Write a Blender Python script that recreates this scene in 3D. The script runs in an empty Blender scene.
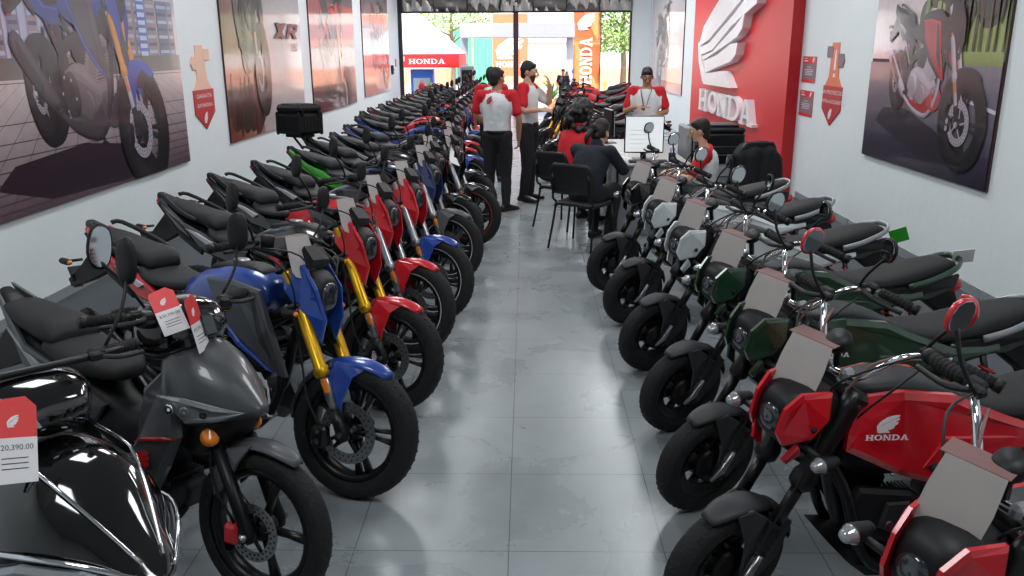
import bpy, bmesh, math, random
from math import sin, cos, pi, radians, atan2, sqrt
from mathutils import Vector, Matrix, noise
random.seed(7)
S = bpy.context.scene
COL = S.collection
V = Vector

# ------------------------------------------------------------------ materials
def lin(c):
    c = c / 255.0
    return c / 12.92 if c <= .04045 else ((c + .055) / 1.055) ** 2.4
def rgb(t): return (lin(t[0]), lin(t[1]), lin(t[2]), 1)
MATS = {}
def mat(name, col, rough=.5, metal=0, coat=0, var=.06, scale=8, bump=0, bscale=60, emit=0, spec=.5, crough=.06):
    """procedural principled material: a noise texture modulates colour and roughness"""
    m = bpy.data.materials.new(name); m.use_nodes = True
    nt = m.node_tree; b = nt.nodes['Principled BSDF']
    tc = nt.nodes.new('ShaderNodeTexCoord'); nz = nt.nodes.new('ShaderNodeTexNoise')
    nz.inputs['Scale'].default_value = scale; nz.inputs['Detail'].default_value = 3
    nt.links.new(tc.outputs['Object'], nz.inputs['Vector'])
    mx = nt.nodes.new('ShaderNodeMix'); mx.data_type = 'RGBA'
    c = rgb(col)
    mx.inputs['A'].default_value = tuple(max(0, x * (1 - var)) for x in c[:3]) + (1,)
    mx.inputs['B'].default_value = tuple(min(1, x * (1 + var)) for x in c[:3]) + (1,)
    nt.links.new(nz.outputs['Fac'], mx.inputs['Factor'])
    nt.links.new(mx.outputs['Result'], b.inputs['Base Color'])
    b.inputs['Roughness'].default_value = rough; b.inputs['Metallic'].default_value = metal
    b.inputs['Coat Weight'].default_value = coat; b.inputs['Coat Roughness'].default_value = crough
    b.inputs['Specular IOR Level'].default_value = spec
    if bump:
        n2 = nt.nodes.new('ShaderNodeTexNoise'); n2.inputs['Scale'].default_value = bscale
        n2.inputs['Detail'].default_value = 4
        nt.links.new(tc.outputs['Object'], n2.inputs['Vector'])
        bp = nt.nodes.new('ShaderNodeBump'); bp.inputs['Strength'].default_value = bump
        bp.inputs['Distance'].default_value = .01
        nt.links.new(n2.outputs['Fac'], bp.inputs['Height']); nt.links.new(bp.outputs['Normal'], b.inputs['Normal'])
    if emit:
        b.inputs['Emission Color'].default_value = c; b.inputs['Emission Strength'].default_value = emit
    MATS[name] = m; return m
def paint(name, col, rough=.32, coat=.8): return mat(name, col, rough, .0, coat, .04, 5)
mat('black plastic', (19, 19, 21), .5, spec=.35); mat('satin black', (14, 14, 16), .36, spec=.4); mat('dark grey plastic', (36, 37, 40), .5, spec=.35)
mat('seat vinyl', (25, 25, 27), .6, bump=.25, bscale=300, spec=.35); mat('rubber', (17, 17, 18), .8, bump=.5, bscale=120)
mat('engine metal', (58, 58, 60), .4, .7); mat('dark metal', (24, 24, 26), .4, .6); mat('steel', (150, 152, 156), .3, .9)
mat('chrome', (225, 226, 230), .08, 1); mat('gold anodised', (206, 158, 30), .3, .75); mat('amber lens', (235, 130, 20), .25, coat=.6)
mat('red lens', (190, 20, 20), .2, coat=.8); mat('clear lens', (150, 155, 160), .12, .4, .8); mat('mirror glass', (215, 220, 225), .04, 1)
mat('silver paint', (158, 160, 164), .35, .5); mat('white vinyl', (235, 235, 238), .4); mat('cable', (14, 14, 15), .5)
mat('card grey', (178, 170, 166), .5); mat('card brown', (128, 94, 90), .55); mat('spring red', (170, 25, 25), .35)
mat('red caliper', (190, 20, 30), .35, coat=.5); mat('hole', (12, 12, 12), .7); mat('brass', (150, 125, 70), .4, .6)
paint('blue paint', (28, 66, 150)); paint('red paint', (200, 18, 34)); paint('navy paint', (30, 48, 92)); paint('black paint', (18, 18, 20), .25, 1)
paint('grey matte paint', (54, 55, 59), .42, .2); paint('green paint', (30, 62, 40)); paint('white paint', (212, 216, 218)); paint('lime paint', (60, 170, 40))
paint('grey fender', (78, 80, 84), .45, .1); paint('gloss black', (8, 8, 9), .08, 1); paint('mudguard', (40, 41, 45), .55, .0)
mat('skin tan', (178, 128, 100), .5); mat('skin light', (204, 158, 132), .5); mat('beard', (58, 42, 36), .7); mat('hair', (22, 17, 16), .55, bump=.6, bscale=90)
mat('white cloth', (226, 226, 228), .8, bump=.3, bscale=25); mat('red cloth', (204, 26, 38), .8, bump=.3, bscale=25)
mat('black cloth', (24, 24, 27), .85, bump=.3, bscale=20); mat('navy cloth', (27, 32, 44), .85, bump=.35, bscale=18)
mat('shoe leather', (18, 17, 17), .4); mat('eye white', (225, 222, 218), .3); mat('lip', (140, 70, 62), .5)

# ------------------------------------------------------------------ mesh builder
def catmull(pts, sub=4, closed=False):
    n = len(pts); out = []
    P = [V(p) for p in pts]
    rng = range(n if closed else n - 1)
    for i in rng:
        if closed: a, b, c, d = P[(i - 1) % n], P[i], P[(i + 1) % n], P[(i + 2) % n]
        else: a, b, c, d = P[max(i - 1, 0)], P[i], P[i + 1], P[min(i + 2, n - 1)]
        for k in range(sub):
            t = k / sub
            out.append(.5 * ((2 * b) + (c - a) * t + (2 * a - 5 * b + 4 * c - d) * t * t + (3 * b - a - 3 * c + d) * t ** 3))
    if not closed: out.append(P[-1])
    return out
STRETCH = None
class MB:
    def __init__(s): s.v = []; s.f = []; s.fm = []; s.fs = []; s.ms = []
    def mi(s, m):
        if m not in s.ms: s.ms.append(m)
        return s.ms.index(m)
    def add(s, vs, fs, m, smooth=True, M=None):
        o = len(s.v); k = s.mi(m)
        for p in vs:
            p = V(p)
            s.v.append(M @ p if M else p)
        for f in fs: s.f.append([i + o for i in f]); s.fm.append(k); s.fs.append(smooth)
        return s
    def join(s, other, M=None, flip=False):
        o = len(s.v)
        s.v += [(M @ p if M else p.copy()) for p in other.v]
        for f, m, q in zip(other.f, other.fm, other.fs):
            g = [i + o for i in f]
            if flip: g.reverse()
            s.f.append(g); s.fm.append(s.mi(other.ms[m])); s.fs.append(q)
        return s
    def mirror_y(s):
        return s.join_self(Matrix.Scale(-1, 4, (0, 1, 0)))
    def join_self(s, M):
        c = MB(); c.v = [p.copy() for p in s.v]; c.f = [list(f) for f in s.f]; c.fm = list(s.fm); c.fs = list(s.fs); c.ms = list(s.ms)
        return s.join(c, M, True)
    def box(s, c, d, m, M=None, bev=None):
        x, y, z = d[0] / 2, d[1] / 2, d[2] / 2
        b = min(x, y, z) * .25 if bev is None else min(bev, x * .9, y * .9, z * .9)
        vs = []; idx = {}
        for sx in (-1, 1):
            for sy in (-1, 1):
                for sz in (-1, 1):
                    for a in range(3):
                        p = [sx * (x - (0 if a == 0 else b)), sy * (y - (0 if a == 1 else b)), sz * (z - (0 if a == 2 else b))]
                        idx[(sx, sy, sz, a)] = len(vs); vs.append(V(p) + V(c))
        fs = []
        for a in range(3):
            for q in (-1, 1):
                o = [(-1, -1), (1, -1), (1, 1), (-1, 1)]
                f = []
                for (u, w) in o:
                    k = [0, 0, 0]; k[a] = q; k[(a + 1) % 3] = u; k[(a + 2) % 3] = w
                    f.append(idx[(k[0], k[1], k[2], a)])
                fs.append(f if q > 0 else f[::-1])
        for a in range(3):
            b1, b2 = (a + 1) % 3, (a + 2) % 3
            for u in (-1, 1):
                for w in (-1, 1):
                    k0 = [0, 0, 0]; k0[b1] = u; k0[b2] = w
                    kA = list(k0); kA[a] = -1; kB = list(k0); kB[a] = 1
                    f = [idx[(*kA, b1)], idx[(*kB, b1)], idx[(*kB, b2)], idx[(*kA, b2)]]
                    fs.append(f)
        for sx in (-1, 1):
            for sy in (-1, 1):
                for sz in (-1, 1): fs.append([idx[(sx, sy, sz, a)] for a in range(3)])
        return s.add(vs, fs, m, False, M)
    def loft(s, rings, m, caps=True, cyc=False, smooth=True, M=None):
        n = len(rings[0]); vs = [p for r in rings for p in r]; fs = []
        R = len(rings)
        for i in range(R if cyc else R - 1):
            j = (i + 1) % R
            for k in range(n):
                l = (k + 1) % n
                fs.append([i * n + k, i * n + l, j * n + l, j * n + k])
        if caps and not cyc:
            c0 = sum((V(p) for p in rings[0]), V()) / n; c1 = sum((V(p) for p in rings[-1]), V()) / n
            a = len(vs); vs += [c0, c1]
            for k in range(n):
                l = (k + 1) % n
                fs.append([a, l, k]); fs.append([a + 1, (R - 1) * n + k, (R - 1) * n + l])
        return s.add(vs, fs, m, smooth, M)
    def tube(s, pts, r, m, n=10, sub=0, closed=False, caps=True, side=None, M=None):
        """r: scalar or list (scalars or (a,b) pairs, a along `side`)"""
        P = [V(p) for p in pts]
        rr = [r] * len(P) if not isinstance(r, (list, tuple)) else list(r)
        rr = [(q, q) if not isinstance(q, (list, tuple)) else q for q in rr]
        if sub:
            R3 = catmull([(a, b, 0) for a, b in rr], sub, closed); P = catmull(P, sub, closed); rr = [(q.x, q.y) for q in R3]
        N = len(P); rings = []; u = V(side) if side else None
        for i in range(N):
            if closed: t = P[(i + 1) % N] - P[i - 1]
            else: t = P[min(i + 1, N - 1)] - P[max(i - 1, 0)]
            t = t.normalized() if t.length > 1e-9 else V((0, 0, 1))
            if u is None: u = t.orthogonal()
            w = u - t * u.dot(t)
            if w.length < 1e-6: w = t.orthogonal()
            w.normalize(); x = t.cross(w)
            if side is None: u = w
            a, b = rr[i]
            rings.append([P[i] + w * (cos(2 * pi * k / n) * a) + x * (sin(2 * pi * k / n) * b) for k in range(n)])
        return s.loft(rings, m, caps, closed, M=M)
    def limb(s, pts, r, m, side=(0, 1, 0), n=16, sub=3):
        """rounded-end swept ellipse"""
        P = [V(p) for p in pts]; rr = [(q, q) if not isinstance(q, (list, tuple)) else q for q in r]
        a0 = (P[0] - P[1]).normalized(); a1 = (P[-1] - P[-2]).normalized()
        rP = catmull([(a, b, 0) for a, b in rr], sub); PP = catmull(P, sub)
        pre = []; post = []
        for k in (0.97, .8, .5, .2):
            q = sqrt(1 - k * k)
            pre.append((P[0] + a0 * min(rr[0]) * k, rr[0][0] * q, rr[0][1] * q)); post.insert(0, (P[-1] + a1 * min(rr[-1]) * k, rr[-1][0] * q, rr[-1][1] * q))
        A = pre + [(p, q.x, q.y) for p, q in zip(PP, rP)] + post
        return s.tube([a[0] for a in A], [(a[1], a[2]) for a in A], m, n, side=side)
    def sect(s, secs, m, n=18, sub=3, M=None):
        """loft along x: (x, z0, z1, halfwidth, power, topwidth)"""
        full = [tuple(q) + (2.4, 1)[len(q) - 4:] if len(q) < 6 else tuple(q) for q in secs]
        A = catmull([(q[0], q[1], q[2]) for q in full], sub); B = catmull([(q[3], q[4], q[5]) for q in full], sub)
        rings = []
        for a, b in zip(A, B):
            h = (a.z - a.y) / 2; zc = (a.z + a.y) / 2; r = []
            for k in range(n):
                t = 2 * pi * k / n; c, q = cos(t), sin(t); e = 2 / max(b.y, 1)
                yy = b.x * (abs(c) ** e) * (1 if c >= 0 else -1); zz = (abs(q) ** e) * (1 if q >= 0 else -1)
                yy *= 1 + (b.z - 1) * (zz + 1) / 2
                r.append(V((a.x, yy, zc + h * zz)))
            rings.append(r)
        return s.loft(rings, m, M=M)
    def slab(s, out, y, th, m, bev=.012, smooth=False, both=False, crv=0, M=None):
        """side panel: outline [(x,z)] or [(x,z,y)], inner face at y, outer at y+th with a bevelled rim"""
        pts = [V((p[0], (p[2] if len(p) > 2 else y), p[1])) for p in out]
        if crv: pts = catmull(pts, crv, True)
        c = sum(pts, V()) / len(pts); n = len(pts); inner = []
        for i in range(n):
            a, b, d = pts[i - 1], pts[i], pts[(i + 1) % n]
            e1 = (b - a); e2 = (d - b)
            nrm = V((e1.z + e2.z, 0, -(e1.x + e2.x)))
            nrm = nrm.normalized() if nrm.length > 1e-9 else V((1, 0, 0))
            inner.append((b, nrm))
        area = sum(pts[i - 1].x * pts[i].z - pts[i].x * pts[i - 1].z for i in range(n))
        sg = -1 if area > 0 else 1
        sy = 1 if th > 0 else -1
        r0 = pts; r1 = [p + V((0, th * .6, 0)) for p in pts]; r2 = [p + q * (sg * bev) + V((0, th, 0)) for p, q in inner]
        vs = r0 + r1 + r2; fs = []
        for i in range(2):
            for k in range(n):
                l = (k + 1) % n; fs.append([i * n + k, i * n + l, (i + 1) * n + l, (i + 1) * n + k])
        fs.append([2 * n + k for k in range(n)]); fs.append([n - 1 - k for k in range(n)])
        t = MB().add(vs, fs, m, smooth)
        s.join(t, M)
        if both: s.join(t, Matrix.Scale(-1, 4, (0, 1, 0)), True)
        return s
    def lathe(s, prof, m, n=32, closed=False, M=None, smooth=True):
        """prof [(r, y)] about the y axis"""
        rings = [[V((r * cos(2 * pi * k / n), y, r * sin(2 * pi * k / n))) for k in range(n)] for r, y in prof]
        return s.loft(rings, m, not closed, closed, smooth, M)
    def poly(s, pts, fn, m, d0=0, d1=.01):
        """extruded 2D polygon; fn(u, v, d) -> point"""
        n = len(pts)
        vs = [fn(u, w, d0) for u, w in pts] + [fn(u, w, d1) for u, w in pts]
        fs = [[k for k in range(n)], [2 * n - 1 - k for k in range(n)]] + [[k, (k + 1) % n, n + (k + 1) % n, n + k] for k in range(n)]
        return s.add(vs, fs, m, False)
    def mesh(s, name, M=None):
        me = bpy.data.meshes.new(name)
        me.from_pydata([(M @ p if M else p)[:] for p in s.v], [], s.f)
        for k in s.ms: me.materials.append(MATS[k] if isinstance(k, str) else k)
        me.polygons.foreach_set('material_index', s.fm); me.polygons.foreach_set('use_smooth', s.fs)
        bm = bmesh.new(); bm.from_mesh(me); bmesh.ops.recalc_face_normals(bm, faces=bm.faces); bm.to_mesh(me); bm.free()
        me.update(); return me
    def build(s, name, parent=None, M=None):
        if M is None and STRETCH:
            for p in s.v:
                d_ = p.x - STRETCH[0]; p.z += STRETCH[2] - min(0, d_) * STRETCH[4] * min(1, max(0, (p.z - .35) / .3)); p.x = STRETCH[0] + d_ * STRETCH[1] + STRETCH[3]
        o = bpy.data.objects.new(name, s.mesh(name, M)); COL.objects.link(o)
        if parent: o.parent = parent
        return o
def tag(o, label=None, cat=None, group=None, kind=None):
    if label: o['label'] = label
    if cat: o['category'] = cat
    if group: o['group'] = group
    if kind: o['kind'] = kind
    return o
def empty(name, loc=(0, 0, 0), rz=0, rx=0):
    o = bpy.data.objects.new(name, None); COL.objects.link(o); o.location = loc; o.rotation_euler = (rx, 0, rz); o.empty_display_size = .2
    return o
KM = {}
def index_kids():
    KM.clear()
    for o in COL.objects:
        if o.parent: KM.setdefault(o.parent.name, []).append(o)
def kids(o): return KM.get(o.name, [])
def copy_tree(o, parent=None, swap=None):
    c = o.copy(); COL.objects.link(c); c.parent = parent
    if swap and c.type == 'MESH':
        for sl in c.material_slots:
            if sl.material and sl.material.name in swap:
                nm = swap[sl.material.name]; sl.link = 'OBJECT'; sl.material = MATS[nm]
    for ch in kids(o): KM.setdefault(c.name, []).append(copy_tree(ch, c, swap))
    return c
def T(*p): return Matrix.Translation(p)
def Rot(a, ax): return Matrix.Rotation(radians(a), 4, ax)
def steer(deg, p, u): return T(*p) @ Matrix.Rotation(radians(deg), 4, V(u)) @ T(-p[0], -p[1], -p[2])

# ------------------------------------------------------------------ lettering and emblem
def letter(ch):
    sr = .11; st = .2
    def r(a, b, c, d): return [(a, b), (c, b), (c, d), (a, d)]
    if ch == 'H': return [r(.1, 0, .3, 1), r(.7, 0, .9, 1), r(.3, .42, .7, .58), r(0, 0, .4, sr), r(.6, 0, 1, sr), r(0, 1 - sr, .4, 1), r(.6, 1 - sr, 1, 1)]
    if ch == 'N': return [r(.1, 0, .25, 1), r(.75, 0, .9, 1), [(.1, 1), (.32, 1), (.9, 0), (.68, 0)], r(0, 0, .36, sr), r(0, 1 - sr, .3, 1), r(.62, 1 - sr, 1, 1)]
    if ch == 'A': return [[(.08, 0), (.27, 0), (.56, 1), (.4, 1)], [(.72, 0), (.94, 0), (.62, 1), (.42, 1)], r(.25, .26, .78, .38), r(0, 0, .36, sr), r(.62, 0, 1.03, sr)]
    out = []
    if ch == 'O':
        N = 20
        for k in range(N):
            a, b = 2 * pi * k / N, 2 * pi * (k + 1) / N
            out.append([(.5 + .5 * cos(a), .5 + .5 * sin(a)), (.5 + .5 * cos(b), .5 + .5 * sin(b)), (.5 + .27 * cos(b), .5 + .36 * sin(b)), (.5 + .27 * cos(a), .5 + .36 * sin(a))])
    if ch == 'D':
        N = 12; out = [r(.1, 0, .3, 1), r(0, 0, .45, sr), r(0, 1 - sr, .45, 1)]
        for k in range(N):
            a, b = -pi / 2 + pi * k / N, -pi / 2 + pi * (k + 1) / N
            out.append([(.42 + .56 * cos(a), .5 + .5 * sin(a)), (.42 + .56 * cos(b), .5 + .5 * sin(b)), (.42 + .33 * cos(b), .5 + .37 * sin(b)), (.42 + .33 * cos(a), .5 + .37 * sin(a))])
    return out
def word(mb, w, fn, m, d0, d1, gap=.1, asp=1.0):
    """lettering in a box of height 1 starting at u=0; fn(u, v, d)"""
    u = 0
    for ch in w:
        for i_, p in enumerate(letter(ch)): mb.poly([(u + a * asp, b) for a, b in p], fn, m, d0, d0 + (d1 - d0) * (1 - .018 * min(i_, 8)))
        u += asp + gap
    return u - gap
WING = [[(0.02, .40), (.10, .62), (.34, .88), (.62, 1.0), (.80, 1.0), (.78, .93), (.66, .84), (.20, .46), (.03, .36)],
        [(.035, .345), (.22, .43), (.62, .76), (.80, .86), (.80, .74), (.68, .64), (.26, .33), (.05, .285)],
        [(.055, .27), (.26, .31), (.62, .60), (.78, .62), (.74, .48), (.60, .38), (.32, .235), (.075, .205)],
        [(.08, .19), (.30, .215), (.48, .36), (.66, .38), (.62, .26), (.50, .19), (.36, .16), (.10, .125)],
        [(.10, .11), (.32, .14), (.42, .16), (.52, .02), (.14, .0), (.10, .04)]]
def wing(mb, fn, m, d0, d1):
    for p in WING: mb.poly(p, fn, m, d0, d1)
    mb.poly([(0, .42), (.025, .42), (.055, .28), (.09, .12), (.10, .03), (.14, 0), (.06, .02), (.03, .2)], fn, m, d0, d1 * .9)
def text_mb(txt, fn, m, size=1, d0=0, d1=.002, align='LEFT'):
    cu = bpy.data.curves.new('t', 'FONT'); cu.body = txt; cu.size = size; cu.align_x = align; cu.resolution_u = 3
    o = bpy.data.objects.new('t', cu); COL.objects.link(o)
    me = bpy.data.meshes.new_from_object(o.evaluated_get(bpy.context.evaluated_depsgraph_get()))
    mb = MB(); n = len(me.vertices)
    mb.add([fn(v.co.x, v.co.y, d1) for v in me.vertices], [list(p.vertices) for p in me.polygons], m, False)
    bpy.data.objects.remove(o); bpy.data.curves.remove(cu); bpy.data.meshes.remove(me)
    return mb
def baked(mb, name, mods):
    me = mb.mesh(name); o = bpy.data.objects.new(name, me); COL.objects.link(o)
    for typ, kw in mods:
        md = o.modifiers.new('m', typ)
        for k, v in kw.items(): setattr(md, k, v)
    dg = bpy.context.evaluated_depsgraph_get(); dg.update()
    r = bpy.data.meshes.new_from_object(o.evaluated_get(dg)); r.name = name
    bpy.data.objects.remove(o); bpy.data.meshes.remove(me)
    for p in r.polygons: p.use_smooth = True
    return r
# ------------------------------------------------------------------ motorcycle parts
def tire_mb(R, w, rim):
    h = R - rim; p = []
    for k in range(13):
        a = -pi * .5 + pi * k / 12
        p.append((rim + h * (.35 + .65 * max(cos(a), 0) ** .6) if 0 < k < 12 else rim + h * .2, w / 2 * (sin(a) if abs(sin(a)) < .9 else sin(a))))
    p = [(rim, -w * .38)] + p + [(rim, w * .38), (rim + .004, 0)]
    mb = MB().lathe(p, 'rubber', 48, True)
    n = 44                                              # tread grooves
    for k in range(n):
        a = 2 * pi * k / n
        for sgn in (-1, 1):
            M = Matrix.Rotation(a + (.03 if sgn > 0 else 0), 4, 'Y') @ T(R - .0055, sgn * w * .17, 0) @ Rot(sgn * 28, 'X')
            mb.box((0, 0, 0), (.009, w * .22, .006), 'hole', M)
    return mb
def rim_mb(rim, w, ns=5, twin=True, col='satin black', stripe='rubber stripe', hub=.045):
    mb = MB()
    mb.lathe([(rim + .006, -w * .42), (rim + .006, -w * .36), (rim - .012, -w * .3), (rim - .02, 0), (rim - .012, w * .3), (rim + .006, w * .36), (rim + .006, w * .42), (rim - .02, w * .36), (rim - .03, 0), (rim - .02, -w * .36)], col, 40, True)
    for sg in (-1, 1):
        mb.lathe([(rim + .0075, sg * w * .38), (rim + .011, sg * w * .44), (rim + .004, sg * w * .445)], stripe, 40, True)
    mb.lathe([(.0, -w * .5), (hub * .7, -w * .5), (hub, -w * .3), (hub, w * .3), (hub * .7, w * .5), (0, w * .5)], col, 20)
    for k in range(ns):
        for d in ((-.13, .13) if twin else (0,)):
            a = 2 * pi * k / ns
            p0 = V((cos(a + d * 1.5) * hub * .8, 0, sin(a + d * 1.5) * hub * .8)); p1 = V((cos(a + d) * (rim - .02), 0, sin(a + d) * (rim - .02)))
            t = (p1 - p0).normalized()
            mb.tube([p0, p0.lerp(p1, .5), p1], [(w * .26, .014), (w * .2, .009 if twin else .014), (w * .28, .013 if twin else .02)] if True else 0, col, 8, side=(0, 1, 0))
    return mb
def disc_mb(r, y, n=26):
    mb = MB().lathe([(r * .66, y - .002), (r, y - .002), (r, y + .002), (r * .66, y + .002)], 'steel', 40, True, smooth=False)
    for k in range(n):
        for q in (0, 1):
            a = 2 * pi * (k + q * .5) / n; rr = r * (.76 + .14 * q)
            M = T(rr * cos(a), y, rr * sin(a))
            mb.lathe([(0, -.003), (.0042, -.003), (.0042, .003), (0, .003)], 'hole', 6, M=M)
    for k in range(5):
        a = 2 * pi * k / 5
        mb.tube([(r * .25 * cos(a), y, r * .25 * sin(a)), (r * .7 * cos(a + .25), y, r * .7 * sin(a + .25))], .007, 'dark metal', 6)
    return mb
def add_wheel(root, name, c, R, w, rim, M=None, disc=None, dy=-.075, **kw):
    M = (M or Matrix()) @ T(*c)
    r = rim_mb(rim, w, **kw).build(name, root, M)
    tire_mb(R, w, rim).build('tire', r, M)
    if disc: disc_mb(disc, dy).build('brake_disc', r, M)
    return r
mat('dark lens', (48, 52, 58), .12, .3, .8); mat('rubber stripe', (26, 26, 27), .6); mat('white stripe', (215, 215, 215), .5); mat('orange stripe', (215, 60, 30), .5); mat('fork upper', (206, 158, 30), .3, .75)
def arc_fender(mb, c, R, w, a0, a1, m, th=.006, n=14, drop=.03, taper=.75):
    """shell hugging a wheel of radius R about c (x,z), angles in degrees from +x"""
    outer = []; inner = []
    for k in range(n + 1):
        f = k / n; a = radians(a0 + (a1 - a0) * f); ww = w / 2 * (taper + (1 - taper) * sin(pi * min(1, f * 1.0)) ** .6)
        ro = []; ri = []
        for j in range(9):
            q = -1 + j / 4; y = ww * q; rr = R - drop * abs(q) ** 2.4
            ro.append(V((c[0] + rr * cos(a), y, c[1] + rr * sin(a)))); ri.append(V((c[0] + (rr - th) * cos(a), y * .96, c[1] + (rr - th) * sin(a))))
        outer.append(ro + ri[::-1])
    return mb.loft(outer, m)
def mirror_part(root, base, top, M, yaw, shell='black plastic', hexa=False, s=1):
    mb = MB().tube([base, V(base).lerp(V(top), .5) + V((.02, 0, 0)), top], .0055, 'black plastic', 8, sub=3)
    w, h = (.062 * s, .05 * s) if hexa else (.043 * s, .066 * s)
    out = [(-w, -h * .3), (-w * .75, h * .8), (-w * .1, h * 1.15), (w * .8, h * .85), (w, -h * .1), (w * .6, -h), (-w * .5, -h)]
    if hexa: out = [(-w * .95, -h * .2), (-w * .6, h * 1.05), (w * .5, h * 1.2), (w, h * .2), (w * .55, -h * 1.05), (-w * .55, -h * 1.05)]
    Q = T(*top) @ Rot(yaw, 'Z') @ Rot(90, 'Z')
    def ring(k, d): return [V((a * k, d, b * k + h * .7)) for a, b in catmull2(out, 2 if hexa else 3)]
    mb.loft([ring(1, -.004), ring(1, .004), ring(.93, .010), ring(.6, .016)], shell, M=Q)
    o = mb.build('mirror', root, M)
    g = MB().loft([ring(.9, -.0045), ring(.88, -.006)], 'mirror glass', M=Q, smooth=False).build('mirror_glass', o, M)
    return o
def catmull2(p, k): return [(q.x, q.y) for q in catmull([(a, b, 0) for a, b in p], k, True)]
def grips(hb, ends, M, lever=True, r=.017):
    for p0, p1 in ends:
        p0 = V(p0); p1 = V(p1); d = (p1 - p0).normalized()
        mb = MB().tube([p0, p1], r, 'rubber', 12)
        for k in range(7): mb.tube([p0 + d * (.012 + .015 * k), p0 + d * (.018 + .015 * k)], r * 1.08, 'rubber', 12)
        mb.tube([p1, p1 + d * .02], r * 1.15, 'black plastic', 12)
        mb.build('grip', hb, M)
        sw = MB().box(p0 - d * .035, (.035, .05, .036), 'black plastic', bev=.008)
        sw.box(p0 - d * .035 + V((-.018, 0, .005)), (.008, .02, .012), 'red lens')
        sw.build('switch_box', hb, M)
        lv = MB().tube([p0 - d * .05 + V((.03, 0, 0)), p0 + V((.065, 0, -.004)), p0 + d * .07 + V((.06, 0, -.01)), p1 + V((.055, 0, -.012))], [(.005, .008), (.005, .009), (.004, .008), (.006, .008)], 'black plastic', 8, sub=3)
        lv.box(p0 - d * .06 + V((.02, 0, 0)), (.03, .04, .025), 'black plastic', bev=.006)
        lv.build('lever', hb, M)
def indicator(root, p, sy, M, lens='amber lens', l=.07):
    p = V(p)
    mb = MB().tube([p, p + V((0, sy * l, 0))], .008, 'black plastic', 8)
    mb.limb([p + V((-.02, sy * (l + .02), 0)), p + V((.02, sy * (l + .02), 0))], [(.02, .017), (.02, .017)], 'black plastic', n=12, sub=1)
    o = mb.build('indicator', root, M)
    MB().limb([p + V((.018, sy * (l + .02), 0)), p + V((.03, sy * (l + .02), 0))], [(.018, .015), (.015, .012)], lens, n=12, sub=1).build('lens', o, M)
def cables(root, pts, M, m='cable', r=.004):
    for p in pts: MB().tube(p, r, m, 6, sub=4).build('cable', root, M)

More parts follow.
